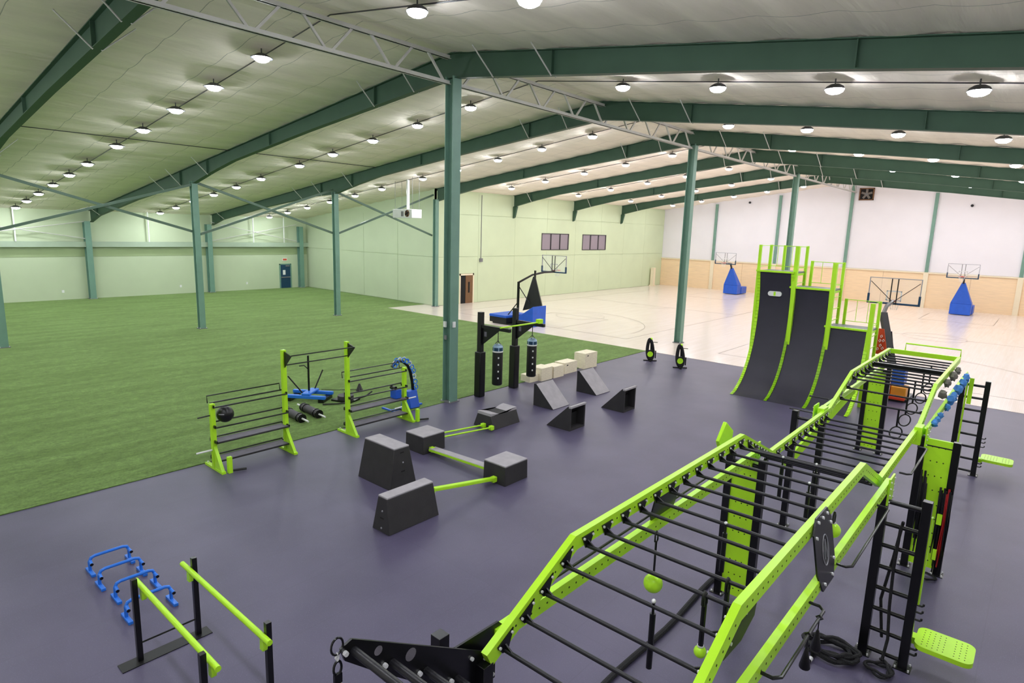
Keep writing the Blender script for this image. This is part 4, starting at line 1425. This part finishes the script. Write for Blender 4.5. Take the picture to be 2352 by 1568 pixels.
v1, fr = vault((4.12, -6.0, 0), 1.32, 0.78, 1.16, 0.44, 1.0, 'tall dark trapezoid vault box in front of the rack', False)
for z in (0.86, 0.4):
    a, b2 = fr(z)
    slots(v1, 0, [(a + 0.001, 0.0, z, 'x')])
MB().sphere((0.63, 0.0, 0.62), 0.02, 8, 6).obj('badge', 'logo', v1)
v2, fr = vault((6.2, -7.08, 0), 0.56, 1.36, 0.28, 1.24, 0.76, 'dark trapezoid vault box nearest the camera, joined to a lime beam', False)
for z, mm in ((0.45, 'logo'), (0.09, 'logo')):
    a, b2 = fr(z)
    MB().sphere((0.02, -b2, z), 0.022, 8, 6).obj('badge', mm, v2)
a, b2 = fr(0.3)
slots(v2, 0, [(0.02, -b2 - 0.001, 0.3, 'y')])
vault((3.1, -3.86, 0), 0.76, 0.82, 0.74, 0.8, 0.52, 'dark square block behind the tall vault, with two thin lime bars', False)
vault((6.15, -3.84, 0), 0.74, 0.86, 0.72, 0.84, 0.52, 'dark square block standing alone on the right of the lime beams', False)
vault((2.96, -0.68, 0), 0.86, 1.3, 0.56, 1.22, 0.46, 'low dark vault block with a wavy top', False, True)


def beam(p0, p1, w, h, label, round_=False, matn='lime', top=None):
    t = thing('balance_beam', label, 'balance bar', p0, 0, 'lime bars between the blocks')
    d_ = Vector(p1) - Vector(p0)
    if round_:
        MB().cyl((0, 0, 0), d_, w / 2, 12).obj('bar', 'lime', t)
    else:
        MB().bar((0, 0, 0), d_, w, h).obj('bar', 'lime', t, 0.004)
        if top:
            MB().bar((0, 0, h / 2 + 0.006), d_ + Vector((0, 0, h / 2 + 0.006)), w * 0.92, 0.012).obj('grip_top', top, t)
    for q in (0.0, 1.0):
        c = d_ * q
        MB().cbox(c + Vector((0, 0, -0.01)), (0.13, 0.13, 0.13)).obj('end_bracket', 'lime', t, 0.01)
    return t


beam((2.85, -3.4, 0.22), (3.05, -1.42, 0.13), 0.05, 0.05, 'thin lime bar from the square block to the wavy block, farther one', True)
beam((3.18, -3.4, 0.22), (3.4, -1.42, 0.13), 0.05, 0.05, 'thin lime bar from the square block to the wavy block, nearer one', True)
beam((3.55, -4.0, 0.13), (5.76, -4.0, 0.2), 0.26, 0.06, 'flat lime plank with grey top between the two square blocks', False, 'lime', 'blocktop')
beam((6.22, -6.4, 0.5), (6.2, -4.34, 0.14), 0.12, 0.06, 'flat lime beam from the nearest vault box to the right square block', False, 'lime', 'lime')


def wedge(loc, rz, w, L, h, label, hollow):
    """ramp wedge: high end at local -x, slope down to +x; w along y"""
    t = thing('wedge_block', label, 'wedge ramp', loc, rz, 'dark wedge ramps')
    tp = 0.1
    if not hollow:
        MB().prism([(0, 0), (L, 0), (L, 0.015), (tp, h), (0, h)], 1, 0, w).obj('wedge_body', 'foam', t, 0.01)
    else:
        e = 0.06
        b_ = MB()
        b_.prism([(0, 0), (L, 0), (L, 0.015), (tp, h), (0, h)], 1, 0, e)
        b_.prism([(0, 0), (L, 0), (L, 0.015), (tp, h), (0, h)], 1, w - e, w)
        b_.prism([(0, h - e), (tp, h - e), (L - 0.1, 0.0), (L, 0), (L, 0.015), (tp, h), (0, h)], 1, e, w - e)
        b_.prism([(0, 0), (L - 0.2, 0), (L - 0.2, e), (0, e)], 1, e, w - e)
        b_.obj('wedge_body', 'foam', t)
        MB().box((0.25, e, e), (0.26, w - e, h * 0.6)).obj('inner_back', 'dark', t)
        MB().box((-0.03, -0.01, h - 0.05), (0.07, w + 0.01, h + 0.015)).obj('top_lip', 'blocktop', t, 0.008)
    d_ = Vector((L - tp, 0, 0.015 - h))
    n_ = Vector((h - 0.015, 0, L - tp)).normalized()
    q = MB()
    p0 = Vector((tp, 0, h)) + n_ * 0.004
    p1 = Vector((L, 0, 0.015)) + n_ * 0.004
    q.add([p0 + Vector((0, 0.01, 0)), p1 + Vector((0, 0.01, 0)), p1 + Vector((0, w - 0.01, 0)), p0 + Vector((0, w - 0.01, 0))], [(0, 1, 2, 3)])
    q.obj('slope_skin', 'blocktop', t)
    return t


wedge((2.42, 1.85, 0), 0, 0.98, 0.9, 0.8, 'dark wedge ramp sloping right, left one of the rear pair', False)
wedge((2.36, 4.62, 0), 0, 0.98, 0.94, 0.83, 'dark wedge ramp sloping right, right one of the rear pair', False)
wedge((5.12, 1.18, 0), R(180), 0.82, 0.92, 0.79, 'dark wedge ramp with open black back, left one of the front pair', True)
wedge((5.24, 4.18, 0), R(180), 0.78, 0.92, 0.84, 'dark wedge ramp with open black back, right one of the front pair', True)


def plyo(loc, sx, sy, h, label, hole=True):
    t = thing('plyo_box', label, 'plyo box', loc, 0, 'plywood jump boxes in a row')
    e = 0.018
    MB().box((-sx / 2, -sy / 2, 0), (-sx / 2 + e, sy / 2, h - e)).obj('side_panel', 'ply', t)
    MB().box((sx / 2 - e, -sy / 2, 0), (sx / 2, sy / 2, h - e)).obj('side_panel', 'ply', t)
    MB().box((-sx / 2 + e, -sy / 2, 0), (sx / 2 - e, -sy / 2 + e, h - e)).obj('end_panel', 'ply', t)
    MB().box((-sx / 2 + e, sy / 2 - e, 0), (sx / 2 - e, sy / 2, h - e)).obj('end_panel', 'ply', t)
    MB().box((-sx / 2, -sy / 2, h - e), (sx / 2, sy / 2, h)).obj('top_panel', 'ply', t)
    if hole:
        b_ = MB().box((sx / 2 - 0.002, -sy * 0.28 - 0.06, h - 0.14), (sx / 2 + 0.002, -sy * 0.28 + 0.06, h - 0.1))
        b_.obj('hand_hole', 'dark', t)
    return t


plyo((0.0, 4.56, 0), 0.5, 0.55, 0.3, 'low plywood box, leftmost in the row behind the right punching bag', False)
plyo((0.1, 5.22, 0), 0.62, 0.72, 0.54, 'pale plywood jump box, second from the left in the row', False)
plyo((0.15, 6.02, 0), 0.58, 0.72, 0.5, 'pale plywood jump box in the middle of the row', False)
plyo((0.02, 7.1, 0), 0.56, 0.95, 0.5, 'long plywood jump box with hand hole beside the tallest one')
plyo((0.02, 8.65, 0), 0.62, 0.98, 0.72, 'tallest plywood jump box at the right end of the row')

# ---------------------------------------------------------------- rope machines
def rope_machine(loc, rz, label):
    t = thing('rope_machine', label, 'rope trainer', loc, rz, 'rope machines by the court')
    loop = []
    for i in range(40):
        a = i / 40 * math.tau
        w = 0.1 + 0.08 * (1 - math.sin(a)) / 2
        loop.append((w * math.cos(a) - 0.04 * math.sin(a), 0, 0.58 + 0.5 * math.sin(a)))
    MB().tube(loop, 0.08, 10, True).obj('rope_loop', 'rope', t)
    MB().box((-0.1, -0.07, 0.1), (0.1, 0.07, 0.55)).obj('drive_unit', 'black', t, 0.02)
    MB().cyl((0.0, -0.08, 0.35), (0.0, 0.08, 0.35), 0.14, 18).obj('drive_wheel', 'lime', t)
    MB().bar((0.06, 0.06, 0.1), (0.02, 0.06, 1.05), 0.05, 0.04, (0, 1, 0)).obj('upright', 'black', t)
    MB().sphere((0.02, 0.0, 1.1), 0.07, 12, 8).obj('top_pulley', 'lime', t)
    MB().cyl((0.05, 0.0, 0.95), (0.35, 0.05, 0.93), 0.015, 8).obj('handle', 'black', t)
    MB().box((-0.3, -0.05, 0.0), (0.35, 0.05, 0.05)).box((-0.05, -0.3, 0.0), (0.05, 0.3, 0.05)).obj('base', 'blackmat', t)
    MB().cyl((0.3, 0.12, 0.12), (0.3, 0.12, 0.5), 0.03, 8).obj('side_roller', 'black', t)
    MB().cyl((0.05, 0.12, 0.48), (0.3, 0.12, 0.48), 0.014, 8).obj('roller_arm', 'black', t)


rope_machine((1.4, 12.25, 0), R(38), 'black rope pulling machine at the turf corner, left of the two')
rope_machine((3.2, 11.85, 0), R(38), 'black rope pulling machine in front of the second tall column')

# ---------------------------------------------------------------- parallel bars
t = thing('parallel_bars', 'lime parallel bars on black posts in the left foreground', 'parallel bars', (6.85, -12.05, 0))
for x in (0.0, 2.22):
    b_ = MB().box((x - 0.1, -0.66, 0.0), (x + 0.12, 0.56, 0.012))
    fb = b_.obj('base_plate', 'blackmat', t)
    for y in (-0.4, 0.4):
        MB().box((x - 0.036, y - 0.036, 0.012), (x + 0.036, y + 0.036, 1.27)).obj('post', 'black', t, 0.004)
    MB().cyl((x, -0.4, 0.27), (x, 0.4, 0.27), 0.013, 8).obj('spreader', 'black', t)
for y, s in ((-0.3, 1), (0.33, 1)):
    b_ = MB().cyl((-0.25, y, 1.1), (2.4, y, 1.1), 0.038, 14)
    o = b_.obj('bar', 'lime', t)
    for x in (0.0, 2.22):
        q = MB().prism([(x - 0.03, 0.93), (x + 0.05, 0.93), (x + 0.07, 1.0), (x + 0.05, 1.09), (x - 0.02, 1.09)], 1, y - 0.03, y + 0.03)
        q.obj('bar_clamp', 'lime', o)
# blue push-up hurdles
def hurdle(loc, w, label, rz=0.0):
    t = thing('push_up_hurdle', label, 'mini hurdle', loc, rz, 'blue hurdles in a stack')
    h = 0.3
    pth = [(0, -w / 2, 0.03), (0, -w / 2, h - 0.08), (0, -w / 2 + 0.03, h - 0.02), (0, -w / 2 + 0.09, h), (0, w / 2 - 0.09, h), (0, w / 2 - 0.03, h - 0.02), (0, w / 2, h - 0.08), (0, w / 2, 0.03)]
    MB().tube(pth, 0.027, 10).obj('frame', 'blue', t)
    for s in (-1, 1):
        MB().cbox((0.02, s * w / 2, 0.025), (0.36, 0.07, 0.05)).obj('foot', 'blue', t, 0.006)
        b_ = MB().cyl((0, s * (w / 2 - 0.01), h - 0.07), (0.13, s * (w / 2 - 0.0), h - 0.09), 0.027, 10)
        b_.slot = 1
        b_.cyl((0.13, s * (w / 2), h - 0.09), (0.138, s * (w / 2), h - 0.091), 0.028, 10)
        b_.obj('stub', ['blue', 'black'], t)
    return t


for i, (x, y, w, lb) in enumerate(((3.78, -11.93, 0.62, 'blue mini hurdle, farthest from the parallel bars'), (4.38, -11.94, 0.64, 'blue mini hurdle, second from the far end of the line'),
                                  (4.98, -11.9, 0.6, 'blue mini hurdle, third in the line, overlapped by a neighbour'), (5.68, -11.93, 0.66, 'blue mini hurdle right behind the lime parallel bar'))):
    hurdle((x, y, 0), w, lb)

# ---------------------------------------------------------------- basketball hoops
def board(t, cx, y, z, w, h, face):
    b_ = MB().box((cx - w / 2, y - 0.01, z), (cx + w / 2, y + 0.01, z + h))
    bo = b_.obj('backboard', 'glass', t)
    f = MB()
    e = 0.03
    f.box((cx - w / 2 - e, y - 0.03, z - e), (cx - w / 2, y + 0.03, z + h + e)).box((cx + w / 2, y - 0.03, z - e), (cx + w / 2 + e, y + 0.03, z + h + e))
    f.box((cx - w / 2, y - 0.03, z + h), (cx + w / 2, y + 0.03, z + h + e))
    f.obj('board_frame', 'logo', bo)
    p = MB().box((cx - w / 2 - 0.05, y - 0.05, z - 0.06), (cx + w / 2 + 0.05, y + 0.05, z + 0.02)).box((cx - w / 2 - 0.05, y - 0.05, z), (cx - w / 2 + 0.03, y + 0.05, z + 0.38)).box((cx + w / 2 - 0.03, y - 0.05, z), (cx + w / 2 + 0.05, y + 0.05, z + 0.38))
    p.obj('edge_padding', 'bluedoor', bo)
    q = MB()
    yy = y + face * 0.014
    for (x0, x1, z0, z1) in ((-0.3, 0.3, 0.1, 0.15), (-0.3, 0.3, 0.5, 0.55), (-0.3, -0.25, 0.1, 0.55), (0.25, 0.3, 0.1, 0.55)):
        q.box((cx + x0, yy - 0.003, z + z0), (cx + x1, yy + 0.003, z + z1))
    q.obj('target_square', 'white', bo)
    r_ = MB().tube([(cx + 0.23 * math.cos(a * math.tau / 20), y + face * (0.4 + 0.23 * math.sin(a * math.tau / 20)), z + 0.1) for a in range(20)], 0.014, 6, True)
    r_.box((cx - 0.08, min(y, y + face * 0.18), z + 0.06), (cx + 0.08, max(y, y + face * 0.18), z + 0.12))
    rm = r_.obj('rim', 'red', t)
    n_ = MB()
    for a in range(10):
        an = a * math.tau / 10
        n_.cyl((cx + 0.22 * math.cos(an), y + face * (0.4 + 0.22 * math.sin(an)), z + 0.09), (cx + 0.12 * math.cos(an + 0.3), y + face * (0.4 + 0.12 * math.sin(an + 0.3)), z - 0.32), 0.006, 4)
    n_.obj('net', 'white', rm)
    s = MB()
    s.bar((cx - 0.12, y - face * 0.06, z - 0.05), (cx - 0.12, y - face * 0.06, z + h), 0.04, 0.04, (1, 0, 0)).bar((cx + 0.12, y - face * 0.06, z - 0.05), (cx + 0.12, y - face * 0.06, z + h), 0.04, 0.04, (1, 0, 0))
    s.bar((cx, y - face * 0.06, z + 0.05), (cx - w / 2 + 0.03, y - face * 0.03, z + h - 0.15), 0.025, 0.025).bar((cx, y - face * 0.06, z + 0.05), (cx + w / 2 - 0.03, y - face * 0.03, z + h - 0.15), 0.025, 0.025)
    s.obj('board_brace', 'blackmat', t)


# near left hoop, seen from behind
t = thing('basketball_hoop', 'portable basketball hoop with blue base on the court edge, seen from behind', 'basketball hoop', (-10.6, 16.3, 0.012))
MB().box((-1.7, -1.1, 0.1), (-0.2, 1.0, 0.45)).obj('ballast_box', 'blackmat', t, 0.02)
MB().box((-1.72, -1.12, 0.45), (-0.2, 1.02, 0.62)).obj('ballast_pad', 'bluepad', t, 0.03)
b_ = MB()
b_.add([(0.2, -0.5, 0.0), (1.55, -0.5, 0.0), (1.55, 0.9, 0.0), (0.2, 0.9, 0.0), (0.2, -0.5, 0.5), (1.55, -0.5, 1.35), (1.55, 0.9, 1.35), (0.2, 0.9, 0.5)],
       [(0, 3, 2, 1), (4, 5, 6, 7), (0, 1, 5, 4), (1, 2, 6, 5), (2, 3, 7, 6), (3, 0, 4, 7)])
b_.obj('front_pad', 'bluepad', t, 0.03)
b_ = MB()
b_.add([(0.1, 0.2, 0.9), (1.5, 0.5, 1.3), (1.2, 0.95, 1.3), (0.62, 0.55, 3.2), (0.8, 0.55, 3.2), (0.72, 0.7, 3.2)], [(0, 1, 4, 3), (1, 2, 5, 4), (2, 0, 3, 5), (3, 4, 5), (0, 2, 1)])
b_.obj('mast_pad', 'vinyl', t)
MB().bar((0.75, 0.6, 1.2), (0.75, 0.6, 3.6), 0.1, 0.1).obj('front_mast', 'black', t)
MB().bar((0.1, -0.3, 0.2), (0.1, -0.3, 2.85), 0.12, 0.12).obj('rear_mast', 'black', t)
MB().tube([(0.1, -0.3, 2.8), (0.35, 0.8, 3.28), (0.42, 2.0, 3.42), (0.42, 3.0, 3.42)], 0.07, 8).obj('arm', 'black', t)
MB().cyl((-0.5, -0.6, 0.6), (0.1, -0.3, 1.5), 0.035, 8).obj('strut', 'black', t)
MB().cyl((0.1, -0.3, 2.6), (0.75, 0.55, 1.0), 0.03, 8).obj('strut', 'black', t)
MB().box((-1.5, -1.0, 0.0), (1.5, 0.9, 0.1)).obj('wheel_frame', 'black', t)
board(t, 0.42, 3.05, 3.42, 2.05, 1.1, 1)
# near right hoop, mostly hidden behind the rig
t = thing('basketball_hoop', 'portable basketball hoop with red and blue base behind the lowest curved wall', 'basketball hoop', (11.3, 13.6, 0.0))
t.location.z = 0.0
MB().box((0.25, -1.2, 0.1), (0.4, -0.2, 0.62)).box((0.4, -1.0, 0.1), (0.95, -0.9, 0.2)).obj('base_frame', 'red', t, 0.01)
MB().box((0.42, -0.9, 0.12), (0.95, -0.2, 0.6)).obj('ballast', 'orange', t, 0.03)
MB().box((0.35, -0.6, 0.6), (0.8, 0.1, 1.25)).obj('base_pad', 'bluepad', t, 0.05)
MB().box((-0.45, -0.75, 0.0), (1.0, 0.75, 0.1)).obj('wheel_frame', 'black', t)
MB().bar((0.35, -0.7, 1.35), (-0.38, 0.3, 3.3), 0.24, 0.2).obj('mast', 'blackmat', t)
MB().bar((0.35, 0.4, 0.3), (-0.05, 0.2, 2.6), 0.14, 0.14).obj('front_mast', 'black', t)
b_ = MB()
b_.add([(-0.38, -0.62, 1.75), (0.12, -0.72, 1.75), (-0.14, -0.5, 2.75), (-0.36, -0.42, 2.75), (-0.38, -0.56, 1.75), (0.12, -0.66, 1.75), (-0.14, -0.44, 2.75), (-0.36, -0.36, 2.75)],
       [(0, 1, 2, 3), (7, 6, 5, 4), (0, 4, 5, 1), (1, 5, 6, 2), (2, 6, 7, 3), (3, 7, 4, 0)])
b_.slot = 1
for (u, v) in ((0.25, 0.15), (0.45, 0.3), (0.6, 0.2), (0.4, 0.48), (0.65, 0.5), (0.5, 0.66)):
    p = Vector((-0.38, -0.63, 1.75)).lerp(Vector((0.12, -0.73, 1.75)), u) + Vector((-0.1 * v, 0.2 * v, 1.0 * v)) + Vector((0, -0.012, 0))
    b_.tube([p, p + Vector((0.05, -0.01, 0.05)), p + Vector((0.02, 0, 0.11)), p + Vector((-0.03, 0.01, 0.06))], 0.012, 5, True)
b_.obj('banner_panel', ['red', 'white'], t)
MB().tube([(-0.38, 0.3, 3.25), (-0.5, 1.5, 3.5), (-0.55, 3.0, 3.56)], 0.08, 8).obj('arm', 'black', t)
board(t, -0.55, 3.1, 3.5, 1.95, 1.08, 1)


def far_hoop(cx, label):
    t = thing('basketball_hoop', label, 'basketball hoop', (cx, 51.8, 0.012), 0, 'far basketball hoops')
    MB().box((-0.75, -0.6, 0.05), (0.78, 0.5, 1.0)).obj('front_pad', 'bluepad', t, 0.04)
    b_ = MB()
    b_.add([(-0.75, -0.6, 1.0), (0.78, -0.6, 1.0), (0.78, 0.5, 1.0), (-0.75, 0.5, 1.0), (-0.12, -0.7, 2.85), (0.12, -0.7, 2.85), (0.12, -0.4, 2.85), (-0.12, -0.4, 2.85)],
           [(0, 3, 2, 1), (4, 5, 6, 7), (0, 1, 5, 4), (1, 2, 6, 5), (2, 3, 7, 6), (3, 0, 4, 7)])
    b_.obj('mast_pad', 'bluepad', t, 0.03)
    MB().box((-0.6, 0.5, 0.05), (0.85, 2.0, 0.8)).obj('ballast_pad', 'bluepad', t, 0.06)
    MB().bar((0, -0.5, 2.6), (0, -1.0, 3.3), 0.14, 0.14).obj('mast', 'black', t)
    MB().bar((0, -0.8, 3.3), (0, -2.4, 3.42), 0.14, 0.14).obj('arm', 'black', t)
    board(t, 0, -2.5, 3.34, 2.15, 1.12, -1)


far_hoop(10.25, 'blue padded basketball hoop in front of the back wall, right one')
far_hoop(-10.25, 'blue padded basketball hoop in front of the back wall, left one')
t = thing('court_post', 'cream padded post standing at the far corner of the court', 'post', (-20.6, 53.0, 0.012))
MB().box((-0.3, -0.3, 0.0), (0.3, 0.3, 0.12)).obj('post_base', 'ledge', t)
MB().box((-0.22, -0.22, 0.12), (0.22, 0.22, 2.2)).obj('post_pad', 'ledge', t, 0.02)
